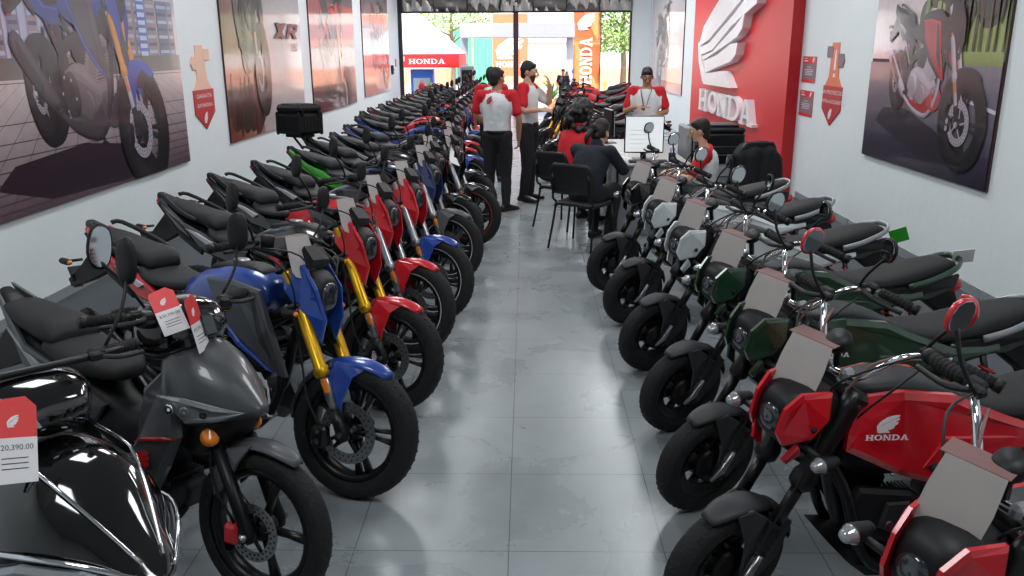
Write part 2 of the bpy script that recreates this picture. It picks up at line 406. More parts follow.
# ---- model one: naked street motorcycle ------------------------------------
def make_naked(st=14):
    root = empty('motorcycle'); global STRETCH; STRETCH = (.33, 1.16, 0, 0, .06)
    u = V((-.43, 0, .903)); A = V((.68, 0, .30)); M = steer(st, (.68 - .045, 0, .28), u)
    def F(t, y=0, off=0): return A + u * t + V((.903 * off, y, .43 * off))
    add_wheel(root, 'front_wheel', A, .30, .105, .218, M, .135, -.062)
    add_wheel(root, 'rear_wheel', (-.842, 0, .30), .30, .135, .218, None, .11, -.075)
    for sy in (-1, 1):
        y = sy * .098
        mb = MB().tube([F(.26, y), F(.275, y), F(.30, y), F(.31, y), F(.72, y), F(.74, y)], [.03, .034, .034, .0275, .0255, .0255], 'fork upper', 14)
        mb.tube([F(.74, y), F(.765, y)], .022, 'satin black', 12)
        mb.tube([F(.10, y), F(.28, y)], .02, 'steel', 12)
        mb.tube([F(-.03, y), F(.0, y), F(.05, y), F(.11, y)], [.018, .03, .027, .025], 'satin black', 12)
        mb.lathe([(0, -.02), (.018, -.02), (.018, .02), (0, .02)], 'dark metal', 12, M=T(*F(0, sy * .118)))
        fk = mb.build('fork_leg', root, M)
        q = F(.22, sy * .125, .015)
        MB().box((0, 0, 0), (.02, .014, .062), 'amber lens', T(*q) @ Rot(-25, 'Y')).build('reflector', fk, M)
    mb = MB()
    for t, h in ((.745, .024), (.58, .03)): mb.box((0, 0, 0), (.07, .26, h), 'satin black', T(*F(t, 0, -.015)) @ Rot(-25.5, 'Y'), bev=.01)
    mb.tube([F(.56, 0, -.045), F(.77, 0, -.045)], .022, 'satin black', 12)
    mb.lathe([(0, -.004), (.03, -.004), (.026, .01), (0, .012)], 'dark metal', 16, M=T(*F(.765, 0, -.045)) @ Rot(64, 'Y') @ Rot(90, 'X'))
    mb.build('fork_clamp', root, M)
    mb = MB()
    arc_fender(mb, (.68, .30), .322, .115, 58, 118, 'PAINT', drop=.03, taper=.45)
    for sy in (-1, 1): mb.slab([(.74, .585, sy * .045), (.60, .60, sy * .055), (.565, .52, sy * .078), (.60, .40, sy * .085), (.66, .36, sy * .088), (.66, .44, sy * .08), (.69, .54, sy * .066)], 0, sy * .008, 'PAINT', .004)
    o = mb.build('front_fender', root, M)
    arc_fender(MB(), (.68, .30), .322, .12, 112, 178, 'mudguard', drop=.03).build('mudguard', o, M)
    mb = MB().box((.56, -.085, .27), (.075, .05, .10), 'satin black', Rot(0, 'Y'), bev=.014)
    for k in range(2): mb.lathe([(0, -.006), (.017, -.006), (.017, .006), (0, .006)], 'dark metal', 12, M=T(.56, -.112, .248 + .045 * k))
    mb.tube([(.57, -.09, .31), (.50, -.10, .42), (.44, -.08, .60), (.33, -.04, .90)], .005, 'cable', 6, sub=4)
    mb.build('brake_caliper', root, M)
    # handlebar
    mb = MB().tube([(.20, -.37, 1.055), (.235, -.27, 1.07), (.31, -.17, 1.045), (.345, -.08, 1.01), (.345, .08, 1.01), (.31, .17, 1.045), (.235, .27, 1.07), (.20, .37, 1.055)], .011, 'satin black', 10, sub=4)
    for sy in (-1, 1): mb.box((.345, sy * .05, 1.0), (.04, .03, .05), 'satin black', bev=.008)
    hb = mb.build('handlebar', root, M)
    grips(hb, [((.232, -.26, 1.07), (.198, -.375, 1.055)), ((.232, .26, 1.07), (.198, .375, 1.055))], M)
    MB().lathe([(0, -.025), (.028, -.025), (.03, .02), (.022, .028), (0, .028)], 'black plastic', 16, M=T(.30, -.16, 1.085) @ Rot(90, 'X')).build('brake_reservoir', hb, M)
    mirror_part(root, (.27, .20, 1.07), (.24, .33, 1.23), M, 165, s=.78); mirror_part(root, (.27, -.20, 1.07), (.25, -.33, 1.23), M, 75, s=.78)
    cables(root, [[(.29, .2, 1.06), (.45, .15, 1.02), (.47, .06, .9), (.36, .03, .78)], [(.29, -.2, 1.06), (.46, -.15, 1.04), (.46, -.05, .9), (.34, -.03, .76)], [(.27, -.24, 1.06), (.44, -.22, .98), (.42, -.12, .8), (.25, -.08, .72)], [(.27, .24, 1.06), (.42, .2, .96), (.40, .12, .8), (.22, .08, .7)]], M)
    M2 = M @ T(-.06, 0, 0)
    # head
    mb = MB().sect([(.40, .80, .96, .08, 3), (.46, .77, .985, .10, 3), (.53, .76, .97, .095, 3), (.575, .79, .93, .07, 3)], 'black plastic')
    hl = mb.build('headlight', root, M2)
    MB().sect([(.545, .79, .93, .06, 3), (.580, .80, .92, .055, 3), (.588, .83, .89, .035, 3)], 'dark lens').build('lens', hl, M2)
    mb = MB()
    for sy in (-1, 1):
        mb.slab([(.40, .965, sy * .098), (.50, 1.0, sy * .085), (.575, .90, sy * .088), (.61, .77, sy * .06), (.585, .665, sy * .05), (.545, .70, sy * .085), (.50, .80, sy * .108), (.43, .88, sy * .115)], 0, sy * .016, 'PAINT', .008)
        mb.slab([(.50, .80, sy * .10), (.545, .70, sy * .08), (.60, .66, sy * .045), (.565, .64, sy * .05), (.49, .70, sy * .09), (.44, .82, sy * .10)], 0, sy * .014, 'dark grey plastic', .006)
    mb.build('headlight_cowl', root, M2)
    mb = MB().box((0, 0, 0), (.09, .15, .03), 'black plastic', T(.40, 0, 1.045) @ Rot(-25, 'Y'), bev=.012)
    mb.box((0, 0, .017), (.07, .12, .004), 'gloss black', T(.40, 0, 1.045) @ Rot(-25, 'Y'))
    mb.slab([(.43, 1.0), (.48, 1.075), (.53, 1.02), (.52, .98)], -.07, .14, 'black plastic', .01)
    mb.build('instrument_cluster', root, M2)
    for sy in (-1, 1): indicator(root, (.50, sy * .09, .80), sy, M2)
    # tank + shrouds
    STRETCH = (.33, 1.3, 0, -.06, .02)
    mb = MB().sect([(-.15, .76, .80, .07, 2.6), (-.10, .73, .845, .11, 2.6, .8), (.0, .70, .905, .145, 2.6, .8), (.12, .70, .945, .155, 2.6, .78), (.22, .72, .945, .145, 2.8, .75), (.29, .76, .915, .115, 2.8, .75), (.315, .80, .885, .08, 2.6)], 'PAINT', n=24, sub=4)
    tk = mb.build('fuel_tank', root)
    m2 = MB().sect([(.0, .90, .915, .05, 3), (.05, .90, .94, .065, 3), (.20, .90, .958, .06, 3), (.27, .90, .935, .045, 3)], 'black plastic')
    m2.lathe([(0, 0), (.034, 0), (.034, .01), (.028, .014), (0, .014)], 'steel', 20, M=T(.12, 0, .95) @ Rot(90, 'X'))
    m2.build('tank_cover', tk)
    for sy in (-1, 1):
        mb = MB().slab([(.06, .885, sy * .125), (.20, .90, sy * .135), (.345, .885, sy * .15), (.40, .74, sy * .17), (.475, .535, sy * .16), (.40, .56, sy * .165), (.26, .65, sy * .165), (.15, .75, sy * .16)], 0, sy * .022, 'SHROUD', .014)
        mb.slab([(.30, .87, sy * .15), (.345, .86, sy * .152), (.40, .72, sy * .176), (.44, .60, sy * .17), (.36, .67, sy * .17)], 0, sy * .03, 'dark grey plastic', .01)
        sh = mb.build('tank_shroud', root)
        MB().slab([(.10, .80, sy * .158), (.26, .645, sy * .168), (.40, .555, sy * .168), (.465, .53, sy * .16), (.38, .545, sy * .16), (.24, .62, sy * .16), (.06, .79, sy * .15)], 0, sy * .018, 'PAINT', .005).build('trim_strip', sh)
    # seats and tail
    STRETCH = (.33, 1.16, 0, -.045, .06)
    MB().sect([(-.08, .775, .815, .055, 3), (-.15, .755, .81, .10, 3), (-.27, .745, .792, .14, 3.2, .9), (-.38, .755, .80, .15, 3.2, .9), (-.43, .77, .84, .13, 3.2, .9)], 'seat vinyl', n=22).build('seat', root)
    MB().sect([(-.40, .80, .855, .09, 3), (-.45, .82, .90, .125, 3, .85), (-.58, .84, .905, .125, 3, .85), (-.72, .87, .925, .10, 3, .85), (-.80, .90, .93, .06, 3)], 'seat vinyl', n=22).build('passenger_seat', root)
    for sy in (-1, 1):
        mb = MB().slab([(-.14, .745, sy * .11), (-.30, .735, sy * .135), (-.42, .79, sy * .13), (-.60, .83, sy * .12), (-.86, .93, sy * .05), (-.84, .87, sy * .055), (-.66, .765, sy * .10), (-.46, .685, sy * .125), (-.26, .65, sy * .12), (-.16, .66, sy * .11)], 0, sy * .02, 'PAINT', .01)
        mb.slab([(-.44, .70, sy * .135), (-.66, .78, sy * .11), (-.88, .90, sy * .05), (-.84, .845, sy * .05), (-.66, .72, sy * .09), (-.48, .655, sy * .11)], 0, sy * .018, 'black plastic', .006)
        tc = mb.build('tail_cowl', root)
        MB().slab([(-.36, .755, sy * .145), (-.48, .79, sy * .143), (-.58, .80, sy * .13), (-.50, .765, sy * .137), (-.40, .725, sy * .142)], 0, sy * .012, 'ACCENT', .004).build('tail_graphic', tc)
        MB().tube([(-.50, sy * .135, .86), (-.62, sy * .14, .895), (-.80, sy * .09, .955), (-.83, sy * .05, .95)], [(.012, .01)] * 4, 'black plastic', 8, sub=3).build('grab_rail', root)
    mb = MB().sect([(-.74, .84, .90, .06, 3), (-.84, .86, .935, .055, 3), (-.92, .905, .955, .03, 3)], 'black plastic')
    tl = mb.build('tail_unit', root)
    MB().sect([(-.86, .855, .90, .05, 3), (-.92, .88, .915, .035, 3), (-.935, .89, .905, .02, 3)], 'red lens').build('taillight', tl)
    mb = MB().slab([(-.72, .82), (-.84, .84), (-.96, .70), (-1.06, .62), (-1.04, .59), (-.90, .64), (-.76, .72)], -.045, .09, 'black plastic', .01)
    mb.box((0, 0, 0), (.012, .11, .07), 'black plastic', T(-1.03, 0, .65) @ Rot(-35, 'Y'))
    rf = mb.build('rear_fender', root)
    MB().box((0, 0, 0), (.012, .05, .04), 'red lens', T(-1.055, 0, .60) @ Rot(-25, 'Y')).build('reflector', rf)
    for sy in (-1, 1): indicator(root, (-.95, sy * .04, .74), sy, None)
    # frame, engine
    STRETCH = (.33, 1.16, 0, 0, .06)
    mb = MB()
    for sy in (-1, 1):
        mb.tube([(.36, sy * .04, .80), (.20, sy * .11, .68), (-.10, sy * .13, .60), (-.24, sy * .12, .50), (-.26, sy * .10, .33)], [(.03, .022)] * 5, 'satin black', 10, sub=3, side=(0, 0, 1))
        mb.tube([(-.12, sy * .11, .66), (-.40, sy * .10, .74), (-.78, sy * .05, .86)], .014, 'satin black', 8)
        mb.tube([(-.24, sy * .11, .52), (-.45, sy * .10, .70)], .013, 'satin black', 8)
    mb.tube([(.37, 0, .78), (.32, 0, .62), (.27, 0, .42), (.18, 0, .30)], .019, 'satin black', 10, sub=2)
    mb.tube([(.42, 0, .70), (.34, 0, .90)], .035, 'satin black', 12)
    mb.build('frame', root)
    mb = MB().sect([(-.26, .28, .46, .09, 4), (-.15, .25, .50, .12, 4), (.02, .24, .50, .125, 4), (.14, .27, .46, .11, 4), (.20, .32, .42, .07, 4)], 'engine metal')
    for sy in (-1, 1):
        mb.lathe([(0, .10), (.085, .10), (.105, .12), (.10, .148), (.085, .158), (0, .16)], 'dark metal', 24, M=T(-.13, 0, .37) @ Matrix.Scale(sy, 4, (0, 1, 0)))
        mb.lathe([(0, .10), (.06, .10), (.07, .12), (.065, .14), (0, .145)], 'engine metal', 20, M=T(.08, 0, .35) @ Matrix.Scale(sy, 4, (0, 1, 0)))
        for k in range(6):
            a = pi * k / 3; mb.lathe([(0, .155), (.007, .155), (.007, .164), (0, .164)], 'steel', 8, M=T(-.13 + .088 * cos(a), 0, .37 + .088 * sin(a)) @ Matrix.Scale(sy, 4, (0, 1, 0)))
    for k in range(8):
        f = k / 7; mb.box((0, 0, 0), (.15, .17, .007), 'engine metal', T(.10 + .06 * f, 0, .49 + .12 * f) @ Rot(22, 'Y'), bev=.002)
    mb.box((0, 0, 0), (.12, .14, .18), 'dark metal', T(.13, 0, .55) @ Rot(22, 'Y'), bev=.02)
    mb.box((0, 0, 0), (.13, .14, .06), 'engine metal', T(.175, 0, .645) @ Rot(22, 'Y'), bev=.02)
    mb.box((-.06, .0, .58), (.16, .17, .13), 'black plastic', bev=.03)
    mb.build('engine', root)
    mb = MB().slab([(.24, .40), (.30, .30), (.20, .22), (-.16, .20), (-.22, .25), (.0, .27), (.14, .33)], .07, .05, 'SHROUD', .012, both=True)
    mb.build('belly_cowl', root)
    mb = MB().tube([(.22, -.03, .60), (.31, -.06, .52), (.30, -.09, .36), (.18, -.11, .22), (-.10, -.12, .20), (-.34, -.13, .26)], .019, 'dark metal', 10, sub=4)
    mb.tube([(-.30, -.14, .26), (-.36, -.15, .30), (-.48, -.155, .36), (-.78, -.16, .50), (-.82, -.16, .52)], [(.03, .03), (.05, .055), (.052, .065), (.055, .065), (.04, .045)], 'dark metal', 14, sub=2)
    ex = mb.build('exhaust', root)
    MB().slab([(-.40, .40), (-.70, .54), (-.68, .46), (-.42, .34)], -.215, -.012, 'satin black', .006).build('heat_shield', ex)
    mb = MB()
    for sy in (-1, 1):
        mb.tube([(-.24, sy * .07, .36), (-.46, sy * .10, .34), (-.70, sy * .10, .30)], [(.025, .018), (.025, .018), (.032, .016)], 'satin black', 10, side=(0, 0, 1))
        mb.lathe([(0, -.016), (.02, -.016), (.02, .016), (0, .016)], 'steel', 6, M=T(-.68, sy * .12, .30))
    mb.tube([(-.30, 0, .40), (-.42, 0, .68)], .035, 'satin black', 12)
    mb.build('swingarm', root)
    mb = MB()
    for k in range(7): mb.lathe([(.03, -.006), (.042, -.006), (.042, .006), (.03, .006)], 'spring red', 16, True, M=T(-.32 - .015 * k, 0, .45 + .028 * k) @ Rot(62, 'Y') @ Rot(90, 'X'))
    mb.build('shock_absorber', root)
    mb = MB().lathe([(.06, .088), (.085, .088), (.085, .094), (.06, .094)], 'steel', 24, True, M=T(-.68, 0, .30))
    mb.tube([(-.20, .10, .42), (-.68, .092, .387)], [(.008, .004)] * 2, 'dark metal', 6, side=(0, 0, 1)); mb.tube([(-.20, .10, .32), (-.68, .092, .215)], [(.008, .004)] * 2, 'dark metal', 6, side=(0, 0, 1))
    mb.build('chain', root)
    for sy in (-1, 1):
        mb = MB().tube([(-.20, sy * .12, .33), (-.19, sy * .27, .33)], [(.013, .016)] * 2, 'rubber', 8)
        mb.tube([(-.18, sy * .14, .31), (-.08, sy * .19, .30), (-.02, sy * .2, .31), (-.02, sy * .25, .31)], .007, 'dark metal', 6)
        mb.build('footpeg', root)
        MB().tube([(-.42, sy * .11, .62), (-.50, sy * .14, .42), (-.51, sy * .24, .42)], .011, 'satin black', 8).build('passenger_footpeg', root)
    mb = MB().tube([(-.14, .11, .26), (-.16, .20, .13), (-.18, .262, .034)], .012, 'satin black', 8)
    mb.box((-.18, .262, .034), (.06, .04, .012), 'satin black')
    mb.build('side_stand', root); STRETCH = None
    return root
# ---- model two: small-wheeled moped-style motorcycle -----------------------
def honda_decal(fn, h, m='white vinyl', parent=None, wgh=1.0):
    mb = MB(); a = 1.15
    word(mb, 'HONDA', lambda u, v, d: fn(u * h * .36, v * h * .30, d), m, 0, .0012, .08, 1.15)
    W = 5.9 * .36 * 1.05
    wing(mb, lambda u, v, d: fn((u * W * .62 + W * .22) * h, h * .40 + v * h * .95 * wgh, d), m, 0, .0012)
    return mb
def make_moped(st=4):
    root = empty('moped')
    u = V((-.454, 0, .891)); A = V((.643, 0, .235)); M = steer(st, (.643 - .03, 0, .22), u)
    def F(t, y=0, off=0): return A + u * t + V((.891 * off, y, .454 * off))
    def wheel(name, c, R, w, rim, M2):
        MM = (M2 or Matrix()) @ T(*c)
        mb = MB().lathe([(rim + .005, -w * .4), (rim + .005, -w * .33), (rim - .02, -w * .25), (rim - .035, -.012), (rim - .05, -.012), (rim - .05, .012), (rim - .035, .012), (rim - .02, w * .25), (rim + .005, w * .33), (rim + .005, w * .4), (rim - .012, w * .33), (rim - .012, -w * .33)], 'satin black', 36, True)
        mb.lathe([(0, -.05), (.07, -.045), (.078, -.02), (.078, .02), (.07, .045), (0, .05)], 'dark metal', 24)
        for k in range(6):
            a = 2 * pi * k / 6
            mb.tube([(.065 * cos(a), 0, .065 * sin(a)), ((rim - .03) * cos(a), 0, (rim - .03) * sin(a))], [(.012, .026), (.010, .034)], 'satin black', 8, side=(0, 1, 0))
        r = mb.build(name, root, MM); tire_mb(R, w, rim).build('tire', r, MM); return r
    wheel('front_wheel', A, .235, .092, .162, M); wheel('rear_wheel', (-.643, 0, .215), .215, .095, .137, None)
    for sy in (-1, 1):
        y = sy * .082
        mb = MB().tube([F(.36, y), F(.375, y), F(.41, y), F(.425, y), F(.66, y), F(.72, y)], [.026, .04, .041, .034, .036, .036], 'satin black', 14)
        mb.tube([F(.22, y), F(.37, y)], .021, 'satin black', 12)
        pr = [];
        for k in range(11): pr.append((F(.10 + .0125 * k, y), .031 if k % 2 else .024))
        mb.tube([p for p, _ in pr], [r for _, r in pr], 'rubber', 14)
        mb.tube([F(-.035, y), F(-.02, y), F(.03, y), F(.10, y)], [.016, .027, .025, .023], 'black plastic', 12)
        fk = mb.build('fork_leg', root, M)
        q = F(.02, sy * .108, .02)
        MB().tube([q + V((.05, 0, -.035)), q, q + u * .09 + V((-.005, 0, 0))], [(.006, .010), (.012, .015), (.010, .013)], 'steel', 8, side=(0, 1, 0)).build('brake_link', fk, M)
    mb = MB().box((0, 0, 0), (.10, .24, .05), 'satin black', T(*F(.70, 0, -.02)) @ Rot(-27, 'Y'), bev=.018)
    mb.box((0, 0, 0), (.08, .20, .03), 'satin black', T(*F(.46, 0, -.02)) @ Rot(-27, 'Y'), bev=.01)
    mb.tube([F(.42, 0, -.04), F(.72, 0, -.04)], .024, 'satin black', 12)
    mb.build('fork_clamp', root, M)
    mb = MB(); arc_fender(mb, (.643, .235), .262, .108, 62, 128, 'mudguard', drop=.012, th=.008, taper=.5)
    for sy in (-1, 1):
        mb.slab([(.675, .478, sy * .042), (.62, .49, sy * .05), (.575, .46, sy * .072), (.60, .36, sy * .078), (.625, .27, sy * .08), (.655, .27, sy * .08), (.65, .38, sy * .074)], 0, sy * .010, 'mudguard', .004)
        mb.slab([(.56, .47, sy * .06), (.45, .40, sy * .062), (.50, .28, sy * .076), (.60, .19, sy * .078), (.62, .24, sy * .08), (.54, .34, sy * .074)], 0, sy * .010, 'mudguard', .004)
    arc_fender(mb, (.643, .235), .266, .12, 120, 165, 'mudguard', drop=.03, th=.006)
    mb.build('front_fender', root, M)
    M2 = M @ T(.015, 0, .05)
    # head nacelle
    mb = MB().sect([(.33, .68, .81, .06, 3), (.39, .65, .84, .085, 3), (.50, .65, .855, .09, 3), (.55, .68, .835, .07, 3), (.565, .70, .81, .05, 3)], 'black plastic', n=22)
    hl = mb.build('headlight', root, M2)
    MB().lathe([(0, .014), (.03, .012), (.044, .004), (.048, -.01), (0, -.02)], 'dark lens', 24, M=T(.565, 0, .755) @ Rot(-90, 'Z')).build('lens', hl, M2)
    for sy in (-1, 1):
        mb = MB().slab([(.43, .862, sy * .085), (.53, .868, sy * .065), (.578, .82, sy * .055), (.59, .735, sy * .052), (.565, .69, sy * .06), (.49, .715, sy * .098), (.44, .78, sy * .105)], 0, sy * .018, 'PAINT', .014)
        mb.slab([(.53, .70, sy * .085), (.55, .63, sy * .06), (.52, .60, sy * .05), (.50, .66, sy * .08)], 0, sy * .018, 'PAINT', .008)
        c = mb.build('headlight_cowl', root, M2)
        MB().lathe([(0, 0), (.011, 0), (.011, .006 * sy), (0, .006 * sy)], 'satin black', 12, M=T(.505, sy * .118, .765)).build('screw', c, M2)
        p = V((.50, sy * .09, .69))
        mb = MB().tube([p, p + V((.005, sy * .07, 0))], [(.016, .012), (.012, .01)], 'black plastic', 8)
        mb.limb([p + V((-.03, sy * .10, 0)), p + V((.02, sy * .10, 0))], [(.018, .016), (.028, .026)], 'black plastic', n=14, sub=2)
        i = mb.build('indicator', root, M2)
        MB().limb([p + V((.03, sy * .10, 0)), p + V((.042, sy * .10, 0))], [(.027, .025), (.02, .018)], 'clear lens', n=14, sub=1).build('lens', i, M2)
    # handlebar
    mb = MB().tube([(.13, -.36, .985), (.165, -.25, 1.0), (.235, -.17, .985), (.27, -.12, .93), (.30, -.07, .87), (.315, -.02, .86), (.315, .02, .86), (.30, .07, .87), (.27, .12, .93), (.235, .17, .985), (.165, .25, 1.0), (.13, .36, .985)], .0115, 'chrome', 12, sub=4)
    for sy in (-1, 1): mb.box((.31, sy * .035, .865), (.05, .03, .04), 'silver paint', bev=.01)
    hb = mb.build('handlebar', root, M2)
    grips(hb, [((.163, -.255, 1.0), (.128, -.375, .985)), ((.163, .255, 1.0), (.128, .375, .985))], M2, r=.018)
    cables(hb, [[(.18, .2, 1.0), (.33, .17, .98), (.40, .08, .88), (.36, .03, .78)], [(.18, -.2, 1.0), (.34, -.17, 1.0), (.41, -.08, .88), (.36, -.03, .78)], [(.2, .22, .99), (.32, .2, .9), (.30, .1, .72), (.14, .08, .6)], [(.45, .11, .8), (.5, .12, .6), (.56, .1, .4), (.60, .09, .25)]], M2)
    cables(hb, [[(.20, .16, .98), (.30, .1, .93), (.34, .06, .80)], [(.20, -.16, .98), (.30, -.1, .95), (.33, -.06, .80)]], M2, 'card brown', .0045)
    mb = MB().lathe([(0, -.02), (.034, -.018), (.04, -.006), (.04, .012), (.034, .016), (0, .016)], 'black plastic', 24, M=T(.34, .0, .975) @ Rot(30, 'Y') @ Rot(-90, 'X'))
    mb.tube([(.32, 0, .88), (.34, 0, .96)], .012, 'black plastic', 8)
    sp = mb.build('speedometer', root, M2)
    mirror_part(root, (.21, .19, 1.0), (.20, .27, 1.155), M2, -20, 'MIRROR', True, .74); mirror_part(root, (.21, -.19, 1.0), (.24, -.27, 1.155), M2, 88, 'MIRROR', True, .74)
    global STRETCH; STRETCH = (.3, .98, .015, .05, 0)
    for q_ in root.children: pass
    # main body
    MB().sect([(.24, .56, .80, .05, 3), (.18, .53, .845, .085, 3), (.02, .52, .85, .105, 3), (-.16, .55, .80, .10, 3), (-.34, .58, .72, .085, 3), (-.42, .62, .69, .06, 3)], 'black plastic', n=22).build('storage_box', root)
    MB().sect([(.245, .79, .845, .05, 3), (.19, .79, .868, .088, 3.2), (.05, .80, .872, .10, 3.2), (-.08, .785, .838, .092, 3.2), (-.16, .77, .80, .07, 3)], 'dark grey plastic', n=22).build('top_cover', root)
    mb = MB().lathe([(0, 0), (.012, 0), (.012, .004), (0, .005)], 'steel', 14, M=T(.12, 0, .872) @ Rot(90, 'X'))
    mb.build('lock', root)
    for sy in (-1, 1):
        o = [(.23, .835, .085), (.10, .852, .10), (-.08, .83, .105), (-.20, .775, .108), (-.40, .70, .10), (-.62, .70, .085), (-.60, .665, .085), (-.42, .625, .10), (-.26, .60, .112), (-.18, .545, .118), (-.06, .525, .122), (.10, .58, .122), (.275, .665, .105), (.27, .72, .10)]
        mb = MB().slab([(a, b, sy * c) for a, b, c in o], 0, sy * .032, 'PAINT', .022)
        mb.slab([(-.05, .70, sy * .14), (-.30, .68, sy * .128), (-.42, .655, sy * .118), (-.40, .64, sy * .118), (-.26, .635, sy * .13), (-.10, .63, sy * .142), (.02, .60, sy * .146)], 0, sy * .010, 'PAINT', .006)
        sp = mb.build('side_panel', root)
        if sy > 0: fn = lambda a, b, d: V((.235 - a, .1325 + a * .12 + d + .0225, .715 + b))
        else: fn = lambda a, b, d: V((.01 + a, -.1525 + a * .04 - d, .715 + b))
        honda_decal(fn, .062).build('emblem', sp)
        MB().lathe([(0, sy * .15), (.017, sy * .15), (.014, sy * .158), (0, sy * .156)], 'satin black', 14, M=T(-.02, 0, .60)).build('screw', sp)
    MB().sect([(-.06, .79, .82, .05, 3), (-.14, .745, .80, .09, 3.2, .85), (-.26, .72, .775, .125, 3.4, .85), (-.42, .725, .785, .135, 3.4, .85), (-.60, .745, .82, .125, 3.4, .85), (-.76, .77, .845, .10, 3.4, .85), (-.82, .785, .83, .06, 3)], 'seat vinyl', n=24, sub=4).build('seat', root)
    mb = MB()
    mb.slab([(-.38, .73, .10), (-.60, .735, .095), (-.84, .77, .05), (-.83, .70, .05), (-.66, .655, .085), (-.50, .66, .09)], 0, .02, 'dark grey plastic', .008, both=True)
    mb.build('rear_cover', root)
    mb = MB().tube([(-.52, .128, .735), (-.64, .132, .765), (-.78, .108, .812), (-.84, .06, .838), (-.85, 0, .842), (-.84, -.06, .838), (-.78, -.108, .812), (-.64, -.132, .765), (-.52, -.128, .735)], [(.017, .010)] * 9, 'RAIL', 8, sub=4, side=(0, 0, 1))
    mb.build('grab_rail', root)
    mb = MB().sect([(-.80, .66, .74, .06, 3), (-.86, .67, .745, .055, 3), (-.885, .685, .73, .045, 3)], 'red lens'); mb.build('taillight', root)
    mb = MB().slab([(-.66, .68), (-.84, .70), (-.93, .50), (-.96, .40), (-.93, .39), (-.84, .52), (-.70, .62)], -.05, .10, 'black plastic', .01)
    mb.box((0, 0, 0), (.01, .17, .12), 'black plastic', T(-.945, 0, .46) @ Rot(-15, 'Y'))
    arc_fender(mb, (-.643, .215), .25, .12, 60, 150, 'black plastic')
    mb.build('rear_fender', root)
    for sy in (-1, 1): indicator(root, (-.88, sy * .04, .60), sy, None)
    # frame, engine
    mb = MB()
    mb.tube([(.36, 0, .74), (.27, 0, .60), (.20, 0, .38), (.13, 0, .27), (-.02, 0, .22), (-.3, 0, .24)], .03, 'satin black', 12, sub=4)
    for sy in (-1, 1):
        mb.tube([(.33, sy * .05, .68), (.245, sy * .11, .50), (.20, sy * .125, .34), (.12, sy * .13, .235), (-.05, sy * .13, .215), (-.30, sy * .12, .25)], .019, 'satin black', 10, sub=4)
        mb.tube([(.20, sy * .08, .62), (-.20, sy * .09, .58), (-.80, sy * .07, .70)], .014, 'satin black', 8)
    mb.tube([(.40, 0, .62), (.32, 0, .79)], .036, 'satin black', 12)
    mb.slab([(.235, .27), (.16, .19), (-.10, .17), (-.26, .20), (-.10, .225), (.12, .26)], -.14, .28, 'satin black', .02)
    mb.build('frame', root)
    mb = MB().sect([(-.14, .22, .44, .10, 4), (-.22, .20, .48, .125, 4), (-.34, .20, .46, .13, 4), (-.46, .20, .40, .11, 4)], 'engine metal')
    mb.slab([(-.06, .40, .10), (-.10, .20, .11), (-.30, .15, .13), (-.60, .12, .14), (-.76, .17, .13), (-.76, .26, .13), (-.55, .33, .14), (-.25, .42, .13)], 0, .07, 'ENGINECOVER', .025)
    for k in range(5): mb.lathe([(0, .20), (.008, .20), (.008, .212), (0, .212)], 'steel', 8, M=T(-.14 - .13 * k, 0, .2 + .005 * k))
    mb.lathe([(0, .19), (.07, .19), (.08, .205), (.06, .218), (0, .218)], 'dark metal', 24, M=T(-.22, 0, .29))
    for k in range(6): mb.box((-.02 - .014 * k, 0, .34), (.006, .16, .15), 'engine metal', Rot(0, 'Y'), bev=.001)
    mb.box((-.05, 0, .34), (.10, .13, .12), 'dark metal', bev=.02)
    mb.box((-.30, .03, .52), (.24, .20, .10), 'black plastic', bev=.03)
    mb.build('engine', root)
    for sy in (-1, 1):
        mb = MB().slab([(.20, .52, sy * .09), (.24, .44, sy * .09), (.16, .33, sy * .10), (.0, .30, sy * .10), (-.04, .42, sy * .10), (.02, .50, sy * .10)], 0, sy * .03, 'black plastic', .014)
        mb.slab([(.11, .47, sy * .12), (.13, .38, sy * .12), (.05, .34, sy * .12), (.0, .42, sy * .12), (.03, .47, sy * .12)], 0, sy * .018, 'dark grey plastic', .008)
        mb.build('leg_guard', root)
    mb = MB().tube([(-.05, -.06, .30), (-.02, -.12, .20), (-.20, -.15, .17), (-.38, -.16, .22)], .015, 'dark metal', 8, sub=3)
    mb.tube([(-.36, -.16, .22), (-.42, -.165, .24), (-.80, -.17, .33), (-.84, -.17, .34)], [.03, .05, .052, .035], 'dark metal', 14, sub=2)
    mb.build('exhaust', root)
    for sy in (-1, 1):
        mb = MB()
        for k in range(9): mb.lathe([(.024, -.005), (.036, -.005), (.036, .005), (.024, .005)], 'spring red', 14, True, M=T(-.66 + .012 * k, sy * .125, .36 + .03 * k) @ Rot(-22, 'Y') @ Rot(90, 'X'))
        mb.tube([(-.68, sy * .125, .25), (-.54, sy * .115, .66)], .014, 'satin black', 8)
        mb.build('shock_absorber', root)
        mb = MB().tube([(.02, sy * .12, .23), (.02, sy * .27, .225)], [(.014, .018)] * 2, 'rubber', 8); mb.build('footpeg', root)
        mb = MB().tube([(-.42, sy * .11, .34), (-.43, sy * .2, .36), (-.43, sy * .26, .36)], .011, 'satin black', 8); mb.build('passenger_footpeg', root)
    mb = MB().tube([(-.10, .11, .2), (-.13, .2, .10), (-.14, .233, .032)], .011, 'satin black', 8); mb.box((-.14, .233, .03), (.05, .035, .01), 'satin black')
    mb.build('side_stand', root); STRETCH = None
    return root

